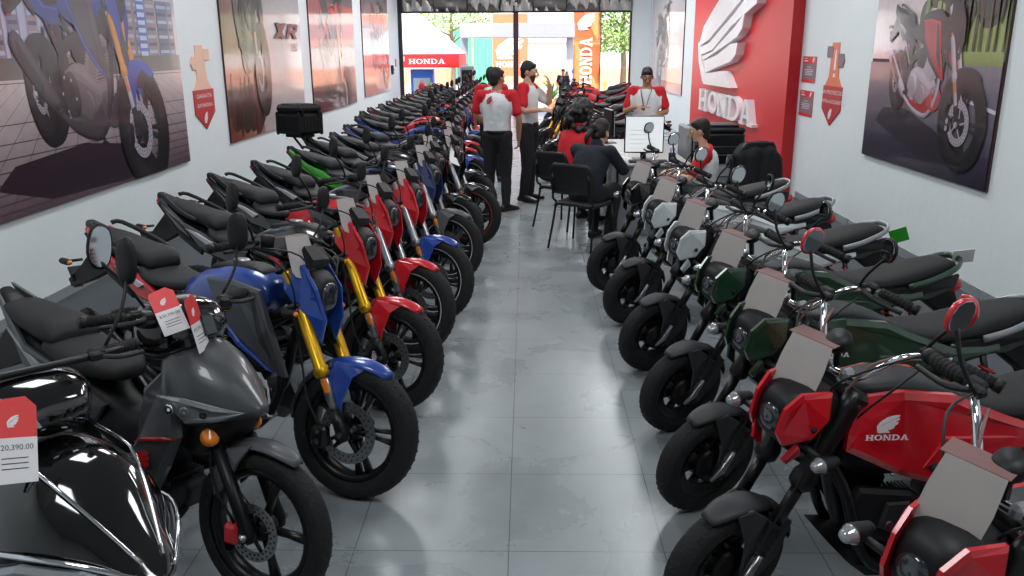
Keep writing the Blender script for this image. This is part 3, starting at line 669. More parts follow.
# ---- model three: underbone commuter ---------------------------------------
def make_underbone(st=12):
    root = empty('underbone_motorcycle')
    u = V((-.43, 0, .903)); A = V((.62, 0, .28)); M = steer(st, (.59, 0, .26), u)
    def F(t, y=0, off=0): return A + u * t + V((.903 * off, y, .43 * off))
    add_wheel(root, 'front_wheel', A, .28, .08, .215, M, .105, -.055, ns=5, twin=False, col='satin black')
    add_wheel(root, 'rear_wheel', (-.62, 0, .28), .28, .09, .215, None, .09, -.06, ns=5, twin=False, col='satin black')
    for sy in (-1, 1):
        y = sy * .078
        mb = MB().tube([F(-.03, y), F(0, y), F(.05, y), F(.32, y)], [.016, .027, .024, .024], 'dark metal', 12)
        mb.tube([F(.30, y), F(.62, y)], .017, 'satin black', 12)
        mb.lathe([(0, -.015), (.014, -.015), (.014, .015), (0, .015)], 'steel', 6, M=T(*F(0, sy * .10)))
        fk = mb.build('fork_leg', root, M)
        MB().lathe([(0, -.012), (.03, -.012), (.034, 0), (.028, .010), (0, .012)], 'amber lens', 20, M=T(*F(.36, sy * .105, .01)) @ Rot(20, 'Z')).build('reflector', fk, M)
    MB().box((.55, -.075, .27), (.06, .045, .075), 'red caliper', bev=.012).tube([(.56, -.08, .31), (.47, -.09, .45), (.44, -.06, .6)], .005, 'cable', 6, sub=4).build('brake_caliper', root, M)
    mb = MB(); arc_fender(mb, (.62, .28), .318, .10, 60, 120, 'grey fender', drop=.02, taper=.4)
    mb.slab([(.60, .585, .04), (.50, .56, .055), (.44, .46, .06), (.46, .38, .06), (.52, .44, .06), (.56, .52, .06)], 0, .012, 'grey fender', .005, both=True)
    mb.build('front_fender', root, M)
    # front cowl: beak over the wheel, two clear headlamps
    mb = MB().sect([(.26, .64, .93, .11, 2.6), (.34, .61, .925, .18, 2.6, .72), (.44, .63, .885, .175, 2.5, .66), (.53, .66, .83, .13, 2.4, .6), (.60, .685, .77, .07, 2.3, .6), (.645, .70, .73, .022, 2.2)], 'BODY', n=28, sub=4)
    mb.sect([(.28, .50, .68, .08, 3), (.42, .52, .68, .12, 3), (.52, .60, .69, .09, 3), (.58, .66, .69, .04, 3)], 'black plastic', n=20)
    cw = mb.build('front_cowl', root)
    for sy in (-1, 1):
        MB().slab([(.33, .755, sy * .172), (.44, .765, sy * .162), (.54, .74, sy * .110), (.61, .715, sy * .05), (.54, .685, sy * .10), (.44, .675, sy * .150)], 0, sy * .016, 'clear lens', .012).build('headlamp', cw)
        for q, (xx, zz, yy, rr_) in enumerate(((.40, .722, .187, .020), (.46, .722, .174, .018), (.52, .716, .146, .014))):
            MB().lathe([(rr_, -.002), (rr_ * .9, .004), (rr_ * .4, .001), (0, .001)], ('chrome', 'steel', 'hole')[q], 14, M=T(xx, sy * yy, zz) @ Rot(-sy * (8 + 16 * q), 'Z') @ Matrix.Scale(sy, 4, (0, 1, 0))).build('reflector_bowl', cw)
    mb = MB()
    mb.slab([(.34, .86, .10), (.42, .62, .155), (.36, .50, .16), (.24, .36, .13), (.10, .30, .12), (-.16, .34, .12), (-.10, .42, .13), (.10, .46, .14), (.18, .56, .145), (.20, .74, .12)], 0, .03, 'BODY', .018, both=True)
    lg = mb.build('leg_shield', root)
    e = MB(); wing(e, lambda a, b, d: V((.17 + a * .13, -.186 - d, .435 + b * .10)), 'red lens', 0, .002); e.build('emblem', lg)
    MB().slab([(.42, .615, -.16), (.36, .60, -.172), (.22, .565, -.165), (.18, .55, -.16), (.22, .575, -.165), (.36, .613, -.172)], 0, -.022, 'red lens', .002).build('trim_strip', lg)
    mb = MB().sect([(.20, .40, .62, .06, 3), (.02, .40, .58, .075, 3), (-.15, .42, .62, .09, 3), (-.30, .50, .72, .11, 3), (-.50, .58, .76, .12, 3), (-.72, .70, .82, .09, 3), (-.92, .86, .92, .03, 3)], 'black plastic', n=20)
    mb.slab([(-.10, .60, .085), (-.30, .70, .12), (-.56, .76, .125), (-.94, .93, .03), (-.88, .86, .04), (-.60, .66, .11), (-.36, .56, .115), (-.16, .52, .09)], 0, .02, 'BODY', .012, both=True)
    mb.slab([(-.34, .66, .14), (-.60, .76, .13), (-.72, .80, .11), (-.50, .68, .135), (-.38, .62, .14)], 0, .012, 'silver paint', .004, both=True)
    mb.build('body_panel', root)
    MB().sect([(-.08, .68, .72, .06, 3), (-.16, .68, .765, .12, 3, .9), (-.34, .70, .77, .14, 3.2, .9), (-.46, .73, .80, .13, 3.2, .9)], 'seat vinyl', n=22).build('seat', root)
    MB().sect([(-.42, .76, .81, .10, 3), (-.48, .765, .855, .125, 3, .85), (-.66, .80, .87, .115, 3, .85), (-.80, .83, .885, .08, 3)], 'seat vinyl', n=22).build('passenger_seat', root)
    MB().sect([(-.86, .80, .86, .05, 3), (-.94, .85, .90, .03, 3)], 'red lens').build('taillight', root)
    mb = MB().slab([(-.70, .74), (-.84, .78), (-.98, .64), (-1.08, .55), (-1.05, .52), (-.88, .58), (-.74, .64)], -.045, .09, 'black plastic', .01)
    arc_fender(mb, (-.62, .28), .315, .12, 60, 160, 'black plastic')
    mb.build('rear_fender', root)
    # handlebar cover
    mb = MB().sect([(.12, .90, 1.01, .10, 3), (.19, .83, 1.05, .155, 3), (.30, .84, 1.04, .14, 3), (.37, .88, .99, .09, 3)], 'gloss black', n=22)
    mb.sect([(.20, .97, 1.02, .22, 3), (.27, .96, 1.025, .22, 3)], 'gloss black', n=16)
    hc = mb.build('handlebar_cover', root, M)
    MB().slab([(.33, 1.02, -.04), (.37, 1.0, -.035), (.39, .94, -.03), (.36, .92, -.04)], 0, .08, 'dark lens', .012).build('clear_cap', hc, M)
    hb = MB().tube([(.20, -.35, 1.01), (.25, -.2, 1.01), (.29, -.05, .99), (.29, .05, .99), (.25, .2, 1.01), (.20, .35, 1.01)], .011, 'satin black', 10, sub=3).build('handlebar', root, M)
    grips(hb, [((.232, -.235, 1.01), (.198, -.355, 1.01)), ((.232, .235, 1.01), (.198, .355, 1.01))], M)
    mirror_part(root, (.26, .18, 1.04), (.22, .30, 1.21), M, 100); mirror_part(root, (.26, -.18, 1.04), (.20, -.30, 1.20), M, -5)
    # mechanics
    mb = MB().sect([(-.24, .24, .40, .09, 4), (-.1, .20, .42, .12, 4), (.06, .21, .38, .11, 4), (.26, .26, .36, .07, 4)], 'engine metal')
    for k in range(7): mb.box((.10 + .02 * k, 0, .31), (.006, .15, .14), 'engine metal', bev=.002)
    mb.build('engine', root)
    mb = MB().tube([(.26, -.04, .27), (.2, -.1, .2), (-.1, -.13, .18), (-.3, -.14, .22)], .015, 'dark metal', 8, sub=3)
    mb.tube([(-.28, -.14, .22), (-.36, -.15, .25), (-.76, -.16, .36), (-.8, -.16, .37)], [.025, .045, .048, .03], 'dark metal', 14, sub=2)
    mb.build('exhaust', root)
    mb = MB()
    for sy in (-1, 1): mb.tube([(-.2, sy * .08, .33), (-.62, sy * .085, .28)], [(.022, .015)] * 2, 'satin black', 8, side=(0, 0, 1)); mb.tube([(-.60, sy * .10, .32), (-.48, sy * .10, .64)], .022, 'satin black', 10)
    mb.build('swingarm', root)
    for sy in (-1, 1): MB().tube([(-.05, sy * .10, .24), (-.05, sy * .26, .24)], [(.012, .016)] * 2, 'rubber', 8).build('footpeg', root)
    mb = MB().tube([(-.14, .10, .24), (-.16, .18, .13), (-.18, .25, .034)], .012, 'satin black', 8); mb.box((-.18, .25, .034), (.05, .035, .01), 'satin black'); mb.build('side_stand', root)
    return root

# ---- model four: glossy black scooter with full bodywork -------------------
def make_scooter(st=8):
    root = empty('scooter')
    u = V((-.45, 0, .893)); A = V((.64, 0, .25)); M = steer(st, (.61, 0, .23), u)
    def F(t, y=0, off=0): return A + u * t + V((.893 * off, y, .45 * off))
    add_wheel(root, 'front_wheel', A, .25, .10, .18, M, .11, -.06)
    add_wheel(root, 'rear_wheel', (-.64, 0, .25), .25, .12, .17, None, .10, -.07)
    for sy in (-1, 1): MB().tube([F(-.03, sy * .08), F(0, sy * .08), F(.45, sy * .08)], [.016, .027, .022], 'dark metal', 12).build('fork_leg', root, M)
    mb = MB(); arc_fender(mb, (.64, .25), .29, .15, 20, 165, 'gloss black', drop=.04); mb.build('front_fender', root, M)
    mb = MB().sect([(.18, .50, .84, .16, 2.6), (.30, .46, .865, .235, 2.5, .75), (.44, .48, .85, .245, 2.4, .70), (.56, .52, .79, .20, 2.3, .66), (.66, .56, .715, .135, 2.3, .6), (.74, .58, .645, .06, 2.2), (.77, .60, .62, .02, 2.2)], 'gloss black', n=30, sub=5)
    cw = mb.build('front_cowl', root)
    for sy in (-1, 1):
        MB().slab([(.36, .60, sy * .232), (.50, .655, sy * .205), (.64, .65, sy * .13), (.74, .615, sy * .05), (.66, .565, sy * .115), (.50, .555, sy * .195), (.40, .56, sy * .22)], 0, sy * .022, 'clear lens', .014).build('headlamp', cw)
        MB().tube([(.34, sy * .228, .64), (.50, sy * .205, .672), (.64, sy * .135, .665), (.75, sy * .045, .625)], [(.007, .004)] * 4, 'chrome', 8, sub=4).build('trim_strip', cw)
        MB().tube([(.30, sy * .12, .868), (.46, sy * .12, .845), (.60, sy * .08, .76), (.73, sy * .03, .655)], [(.005, .003)] * 4, 'chrome', 8, sub=4).build('trim_strip', cw)
    hc = MB().sect([(.06, .90, .99, .12, 3), (.14, .87, 1.03, .17, 3), (.25, .87, 1.02, .15, 3), (.33, .89, .97, .09, 3)], 'gloss black', n=20).build('handlebar_cover', root, M)
    MB().slab([(.20, 1.01, -.14), (.32, .985, -.085), (.36, .93, -.07), (.28, .90, -.12)], 0, -.02, 'clear lens', .01).build('clear_cap', hc, M)
    hb = MB().tube([(.14, -.36, 1.03), (.2, -.2, 1.04), (.2, .2, 1.04), (.14, .36, 1.03)], .011, 'satin black', 10, sub=3).build('handlebar', root, M)
    grips(hb, [((.175, -.25, 1.038), (.14, -.37, 1.03)), ((.175, .25, 1.038), (.14, .37, 1.03))], M)
    mirror_part(root, (.22, .22, 1.07), (.18, .33, 1.26), M, 90); mirror_part(root, (.22, -.22, 1.07), (.18, -.33, 1.26), M, 80)
    mb = MB().sect([(.30, .30, .62, .16, 3), (.12, .26, .48, .18, 3.4), (-.10, .26, .56, .17, 3.4), (-.30, .30, .72, .18, 3), (-.55, .42, .78, .19, 2.8), (-.80, .60, .82, .12, 2.8), (-.95, .72, .82, .04, 2.6)], 'gloss black', n=26, sub=4)
    mb.build('body_panel', root)
    MB().sect([(.0, .70, .74, .07, 3), (-.12, .70, .79, .13, 3.2), (-.34, .72, .79, .16, 3.2), (-.46, .75, .86, .15, 3.2), (-.78, .80, .89, .11, 3)], 'seat vinyl', n=22).build('seat', root)
    MB().sect([(-.88, .70, .79, .10, 3), (-.97, .73, .78, .05, 3)], 'red lens').build('taillight', root)
    MB().slab([(-.2, .2, .10), (-.7, .2, .12), (-.74, .3, .12), (-.3, .36, .1)], 0, .06, 'dark metal', .02, both=True).build('engine', root)
    mb = MB().tube([(-.2, .10, .24), (-.22, .2, .12), (-.24, .26, .034)], .012, 'satin black', 8); mb.box((-.24, .26, .034), (.05, .035, .01), 'satin black'); mb.build('side_stand', root)
    return root
# ------------------------------------------------------------------ people
def hand(mb, w, d, nrm, side, m, curl=35, s=1.0):
    """w wrist, d direction of the fingers, nrm palm normal (towards which fingers curl), side -> thumb side"""
    w, d, nrm = V(w), V(d).normalized(), V(nrm); nrm = (nrm - d * nrm.dot(d)).normalized(); sd = V(side); sd = (sd - d * sd.dot(d) - nrm * sd.dot(nrm)).normalized()
    mb.limb([w - d * .02, w + d * .03 * s, w + d * .085 * s], [(.024, .019), (.036 * s, .016), (.038 * s, .013)], m, side=sd, n=12, sub=2)
    for k, (off, L) in enumerate(((.030, .066), (.010, .075), (-.010, .070), (-.029, .054))):
        b = w + d * .082 * s + sd * off * s
        a1 = radians(curl); a2 = radians(curl * 2.1)
        p1 = b + (d * cos(a1) + nrm * sin(a1)) * L * .5 * s; p2 = p1 + (d * cos(a2) + nrm * sin(a2)) * L * .5 * s
        mb.limb([b - d * .012, b, p1, p2], [.0095, .0093, .0086, .0074], m, n=8, sub=2)
    t0 = w + d * .02 + sd * .026 * s; t1 = t0 + (d * .7 + sd * .7 + nrm * .25).normalized() * .038 * s; t2 = t1 + (d + sd * .15 + nrm * .35).normalized() * .032 * s
    mb.limb([t0 - sd * .01, t1, t2], [.013, .0105, .009], m, n=8, sub=2)
def recolour(me, names, fn):
    me.materials.clear()
    for k in names: me.materials.append(MATS[k])
    for p in me.polygons: p.material_index = fn(p.center, p.normal)
def rumple(me, amp, fq):
    nn = [v.normal.copy() for v in me.vertices]
    for v, n0 in zip(me.vertices, nn):
        c = v.co; q = noise.noise(V((c.x * fq, c.y * fq, c.z * fq * .55))) + .5 * noise.noise(V((c.x * fq * 2.3, c.y * fq * 2.3 + 5, c.z * fq * 1.6)))
        v.co = c + n0 * (q * amp)
def person(loc, rz, label, group=None, s=1.0, pose=None, skin='skin tan', top='polo', bottom='black cloth', hair='short', look=(0, 0), vox=.0066, torso_w=1.0, beard=False, glasses=False, hem=None):
    P = dict(pel=(0, 0, .96), waist=(0, 0, 1.10), chest=(-.01, 0, 1.30), neck=(-.01, 0, 1.46), head=(.015, 0, 1.578),
             shL=(-.015, .185, 1.405), elL=(-.03, .25, 1.13), wrL=(.04, .25, .88), shR=(-.015, -.185, 1.405), elR=(-.03, -.25, 1.13), wrR=(.04, -.25, .88),
             hipL=(0, .09, .93), knL=(.02, .10, .50), anL=(-.02, .11, .09), hipR=(0, -.09, .93), knR=(.02, -.10, .50), anR=(-.02, -.11, .09),
             hdL=None, hdR=None, nL=(0, -1, 0), nR=(0, 1, 0), tL=(1, 0, 0), tR=(1, 0, 0), ftL=(1, .12, 0), ftR=(1, -.12, 0), curl=32)
    P.update(pose or {})
    J = {k: V(v) for k, v in P.items() if isinstance(v, tuple)}
    root = empty('person', loc, rz); root.scale = (s, s, s); tag(root, label, 'person', group)
    W = torso_w; sk = 'b'
    MATS.setdefault('b', MATS['skin tan'])
    up = (J['head'] - J['neck']).normalized()
    HM = T(*J['head']) @ Rot(look[0], 'Z') @ Rot(look[1], 'Y') @ Matrix.Scale(1.1, 4)           # head frame, x forward
    h = lambda x, y, z: HM @ V((x, y, z))
    mb = MB()
    mb.limb([J['pel'] - V((0, 0, .03)), J['waist'], J['chest'], J['chest'].lerp(J['neck'], .62), J['neck']], [(.150 * W, .105), (.135 * W, .10), (.165 * W, .115), (.12 * W, .085), (.055, .058)], sk, n=20)
    mb.limb([J['neck'] - V((0, 0, .04)), J['neck'].lerp(J['head'], .6)], [(.062, .062), (.057, .058)], sk, n=14, sub=2)
    # head: cranium, face, jaw, nose, ears, brow
    hw = .074
    mb.limb([h(-.018, 0, .012), h(-.012, 0, .055)], [(hw, .092), (hw * .92, .084)], sk, side=HM.to_3x3() @ V((0, 1, 0)), n=18)
    mb.limb([h(.028, 0, -.07), h(.018, 0, -.035), h(.01, 0, .02)], [(.036, .040), (.052, .060), (.066, .076)], sk, side=HM.to_3x3() @ V((0, 1, 0)), n=18)
    mb.limb([h(.088, 0, .015), h(.108, 0, -.022), h(.088, 0, -.028)], [.009, .0135, .010], sk, n=8, sub=2)
    mb.limb([h(.074, -.03, .03), h(.082, 0, .033), h(.074, .03, .03)], [.010, .011, .010], sk, n=8, sub=2)
    for q in (-1, 1): mb.limb([h(-.012, q * .076, .018), h(-.006, q * .078, -.018)], [(.007, .020), (.006, .013)], sk, n=8, sub=1, side=HM.to_3x3() @ V((0, 1, 0)))
    mb.limb([h(.082, -.016, -.048), h(.089, 0, -.047), h(.082, .016, -.048)], [.006, .008, .006], sk, n=8, sub=1)
    for q, c in (('L', 1), ('R', -1)):
        sh, el, wr = J['sh' + q], J['el' + q], J['wr' + q]
        mb.limb([sh, sh.lerp(el, .5), el, el.lerp(wr, .35), wr], [.052, .046, .038, .037, .026], sk, n=14)
        mb.limb([J['chest'] + V((0, 0, .06)), sh], [.07, .055], sk, n=14)
        d = V(P['hd' + q]) if P['hd' + q] else (wr - el)
        hand(mb, wr, d, P['n' + q], P['t' + q], sk, P['curl'])
        hp, kn, an = J['hip' + q], J['kn' + q], J['an' + q]
        mb.limb([hp, hp.lerp(kn, .5), kn, kn.lerp(an, .35), an], [(.088, .092), (.074, .078), (.053, .056), (.052, .056), (.036, .038)], sk, n=16)
        f = V(P['ft' + q]).normalized(); mb.limb([an - V((0, 0, .03)) - f * .02, an - V((0, 0, .05)) + f * .12], [.035, .028], sk, n=12)
    me = baked(mb, 'body', [('REMESH', dict(mode='VOXEL', voxel_size=vox)), ('SMOOTH', dict(factor=.5, iterations=3))])
    me.materials.clear(); me.materials.append(MATS[skin])
    body = bpy.data.objects.new('body', me); COL.objects.link(body); body.parent = root
    for q in (-1, 1):
        e = MB().limb([h(.066, q * .031, .012), h(.0665, q * .031, .0125)], [(.013, .012)] * 2, 'eye white', n=12, sub=1)
        e.limb([h(.0765, q * .031, .012), h(.077, q * .031, .0125)], [.0055, .005], 'hair', n=10, sub=1); e.build('eye', body)
        MB().tube([h(.078, q * .016, .037), h(.083, q * .03, .041), h(.073, q * .048, .035)], [.003, .004, .002], 'hair', 6, sub=2).build('eyebrow', body)
    m = MB().tube([h(.078, -.024, -.045), h(.091, -.010, -.048), h(.092, .010, -.048), h(.078, .024, -.045)], [.003, .0045, .0045, .003], 'lip', 8, sub=2); m.build('mouth', body)
    if glasses:
        g = MB()
        for q in (-1, 1):
            g.tube([h(.094, q * .032 + .024 * cos(a), .012 + .017 * sin(a)) for a in [2 * pi * k / 14 for k in range(14)]], .0025, 'satin black', 6, closed=True)
            g.tube([h(.092, q * .055, .016), h(.02, q * .079, .016), h(-.02, q * .08, .008)], .0022, 'satin black', 6)
        g.tube([h(.095, -.009, .014), h(.095, .009, .014)], .002, 'satin black', 6); g.build('glasses', root)
    # hair
    hm = MB(); HS = HM.to_3x3() @ V((0, 1, 0))
    if hair in ('short', 'crew'):
        hm.limb([h(-.026, 0, .03), h(-.012, 0, .062)], [(hw + .006, .092), (hw + .002, .092)], 'hair', side=HS, n=20)
        hm.limb([h(.048, 0, .076), h(-.03, 0, .10)], [(.058, .032)] * 2, 'hair', side=HS, n=14)
        hm.limb([h(-.052, 0, -.03), h(-.042, 0, .04)], [(.060, .052), (hw, .07)], 'hair', side=HS, n=14)
    elif hair == 'bun':
        hm.limb([h(-.028, 0, .0), h(-.022, 0, .064)], [(hw + .010, .088), (hw + .006, .092)], 'hair', side=HS, n=20)
        hm.limb([h(-.055, 0, -.05), h(-.042, 0, .02)], [(.06, .05), (hw, .07)], 'hair', side=HS, n=14)
        hm.limb([h(-.11, 0, -.01), h(-.13, 0, .0)], [.040, .036], 'hair', n=12)
        hm.limb([h(-.13, 0, -.03), h(-.15, .01, -.11), h(-.13, .015, -.17)], [.026, .030, .014], 'hair', n=10)
    elif hair == 'curly':
        rnd = random.Random(5)
        hm.limb([h(-.035, 0, -.02), h(-.025, 0, .065)], [(.098, .10), (.09, .095)], 'hair', side=HS, n=20)
        for k in range(90):
            a = rnd.uniform(.5, 2 * pi - .5); z = rnd.uniform(-.19, .13); r = .10 * sqrt(max(.15, 1 - (max(z, 0) / .15) ** 2)) + (.02 if z < 0 else 0)
            c = h(-.03 + r * cos(a) * (1 if z < .06 else .8), r * sin(a), z); hm.limb([c, c + V((.012, .01, .012))], [.036, .03], 'hair', n=8, sub=1)
    hme = baked(hm, 'hair', [('REMESH', dict(mode='VOXEL', voxel_size=.008)), ('SMOOTH', dict(factor=.5, iterations=2))])
    # clip hair off the face
    bm = bmesh.new(); bm.from_mesh(hme); nf = HM.to_3x3() @ V((1, 0, -.42)); bmesh.ops.bisect_plane(bm, geom=bm.verts[:] + bm.edges[:] + bm.faces[:], plane_co=h(.070, 0, .056), plane_no=nf, clear_outer=True); bm.to_mesh(hme); bm.free()
    hme.materials.clear(); hme.materials.append(MATS['hair']); ho = bpy.data.objects.new('hair', hme); COL.objects.link(ho); ho.parent = root
    if beard:
        b = MB(); b.limb([h(.034, 0, -.076), h(.028, 0, -.045)], [(.038, .041), (.0535, .0595)], 'beard', side=HS, n=16); b.build('beard', body)
    # top
    I = .014; sm = MB(); lo = J['pel'] - V((0, 0, .07)) if hem is None else J['pel'] + V((0, 0, hem))
    sm.limb([lo.lerp(J['waist'], .15), J['waist'], J['chest'], J['chest'].lerp(J['neck'], .6), J['chest'].lerp(J['neck'], .86)], [(.155 * W + I, .11 + I), (.150 * W + I, .112 + I), (.168 * W + I, .118 + I), (.125 * W + I, .088 + I), (.062, .064)], 'b', n=22)
    fr = 1.0 if top in ('jacket', 'red jacket') else .78
    for q in 'LR':
        sh, el, wr = J['sh' + q], J['el' + q], J['wr' + q]
        sm.limb([J['chest'] + V((0, 0, .06)), sh], [.08, .068], 'b', n=14)
        if fr == 1: sm.limb([sh, sh.lerp(el, .5), el, el.lerp(wr, .5), el.lerp(wr, .93)], [.068, .064, .058, .052, .040], 'b', n=14)
        else: sm.limb([sh, sh.lerp(el, .4), sh.lerp(el, .72)], [.066, .064, .066], 'b', n=14)
    if fr == 1: sm.limb([J['neck'] - V((0, 0, .03)), J['neck'] + V((-.01, 0, .02))], [(.075, .075), (.068, .07)], 'b', n=16)
    sme = baked(sm, 'shirt', [('REMESH', dict(mode='VOXEL', voxel_size=.011)), ('SMOOTH', dict(factor=.5, iterations=2))])
    sx = J['neck']
    def f(c, n):
        t = 0
        sh = J['shL'] if c.y > 0 else J['shR']
        if (c - sh).length < .10 or abs(c.y) > .185 * W + .01: t = 1
        elif c.z > J['chest'].z + .105 + .25 * max(0, .12 - abs(c.y)) * (1 if c.x < sx.x + .02 else 2.5): t = 1
        return t
    nm = {'polo': ['white cloth', 'red cloth'], 'jacket': ['navy cloth'], 'red jacket': ['red cloth'], 'dark': ['black cloth']}[top]
    rumple(sme, .007, 9)
    if P['knL'][2] < .52 and P['pel'][2] > .8:
        bm = bmesh.new(); bm.from_mesh(sme); bmesh.ops.bisect_plane(bm, geom=bm.verts[:] + bm.edges[:] + bm.faces[:], plane_co=(0, 0, J['pel'].z + .005), plane_no=(0, 0, -1), clear_outer=True); bm.to_mesh(sme); bm.free()
    recolour(sme, nm, f if top == 'polo' else (lambda c, n: 0))
    so = bpy.data.objects.new('polo_shirt' if top == 'polo' else 'jacket', sme); COL.objects.link(so); so.parent = root
    if top == 'polo':
        # collar and a small emblem on the back
        cb = MB()
        for q in (-1, 1): cb.tube([J['neck'] + V((-.062, 0, -.022)), J['neck'] + V((-.03, q * .058, -.028)), J['neck'] + V((.035, q * .052, -.05)), J['neck'] + V((.075, q * .02, -.085))], [(.016, .005)] * 4, 'white cloth', 8, sub=3, side=(0, 0, 1))
        cb.build('collar', so)
        if P['pel'][2] > .8: MB().tube([J['pel'] + V(((.108 + I) * 1.03 * cos(a), (.142 * W + I) * 1.04 * sin(a), .012)) for a in [2 * pi * k / 28 for k in range(28)]], [(.018, .004)] * 28, 'shoe leather', 6, closed=True, side=(0, 0, 1)).build('belt', root)
        if P.get('emblem', True):
            e = MB(); yb = P.get('ey', .085); xb = J['chest'].x - .118 - I - .012
            wing(e, lambda a, b, d: V((xb - d + .012 * a, yb - a * .085, J['chest'].z + .0 + b * .09)), 'red cloth', 0, .003)
            e.build('emblem', so)
    # trousers and shoes
    tm = MB(); I = .012
    tm.limb([J['pel'] + V((0, 0, .03 if fr < 1 else 0)), J['pel'] - V((0, 0, .03))], [(.142 * W + I, .108), (.150 * W + I, .118)], 'b', n=20)
    for q in 'LR':
        hp, kn, an = J['hip' + q], J['kn' + q], J['an' + q]
        tm.limb([hp, hp.lerp(kn, .5), kn, kn.lerp(an, .5), an + V((0, 0, .0))], [(.102, .108), (.088, .092), (.070, .073), (.063, .067), (.054, .060)], 'b', n=16)
    tme = baked(tm, 'trousers', [('REMESH', dict(mode='VOXEL', voxel_size=.012)), ('SMOOTH', dict(factor=.5, iterations=2))])
    rumple(tme, .008, 8)
    recolour(tme, [bottom], lambda c, n: 0)
    to = bpy.data.objects.new('trousers', tme); COL.objects.link(to); to.parent = root
    for q in 'LR':
        an = J['an' + q]; fdir = V(P['ft' + q]); fdir.z = 0; fdir.normalize(); z0 = an.z - .085; sd = V((-fdir.y, fdir.x, 0)); b = V((an.x, an.y, 0)); Q = Matrix.Translation(b) @ Matrix.Rotation(atan2(fdir.y, fdir.x), 4, 'Z') @ T(0, 0, z0)
        sb = MB().sect([(-.085, .004, .05, .022, 2.6), (-.06, 0, .085, .036, 2.6), (0, 0, .10, .040, 2.6), (.06, 0, .085, .042, 2.4), (.13, 0, .060, .048, 2.4), (.18, .002, .045, .038, 2.4), (.20, .008, .03, .018, 2.4)], 'shoe leather', n=16, M=Q)
        sb.build('shoe', root)
    return root

# ------------------------------------------------------------------ printed pictures (posters)
def print_material():
    m = bpy.data.materials.new('poster print'); m.use_nodes = True; nt = m.node_tree; b = nt.nodes['Principled BSDF']
    a = nt.nodes.new('ShaderNodeAttribute'); a.attribute_name = 'ink'
    nz = nt.nodes.new('ShaderNodeTexNoise'); nz.inputs['Scale'].default_value = 14; nz.inputs['Detail'].default_value = 6
    tc = nt.nodes.new('ShaderNodeTexCoord'); nt.links.new(tc.outputs['Object'], nz.inputs['Vector'])
    mr = nt.nodes.new('ShaderNodeMapRange'); mr.inputs['To Min'].default_value = .82; mr.inputs['To Max'].default_value = 1.15
    nt.links.new(nz.outputs['Fac'], mr.inputs['Value'])
    mx = nt.nodes.new('ShaderNodeVectorMath'); mx.operation = 'SCALE'
    nt.links.new(a.outputs['Color'], mx.inputs[0]); nt.links.new(mr.outputs['Result'], mx.inputs['Scale']); nt.links.new(mx.outputs['Vector'], b.inputs['Base Color'])
    b.inputs['Roughness'].default_value = .3; b.inputs['Coat Weight'].default_value = .7; b.inputs['Coat Roughness'].default_value = .08
    MATS['print'] = m
print_material()
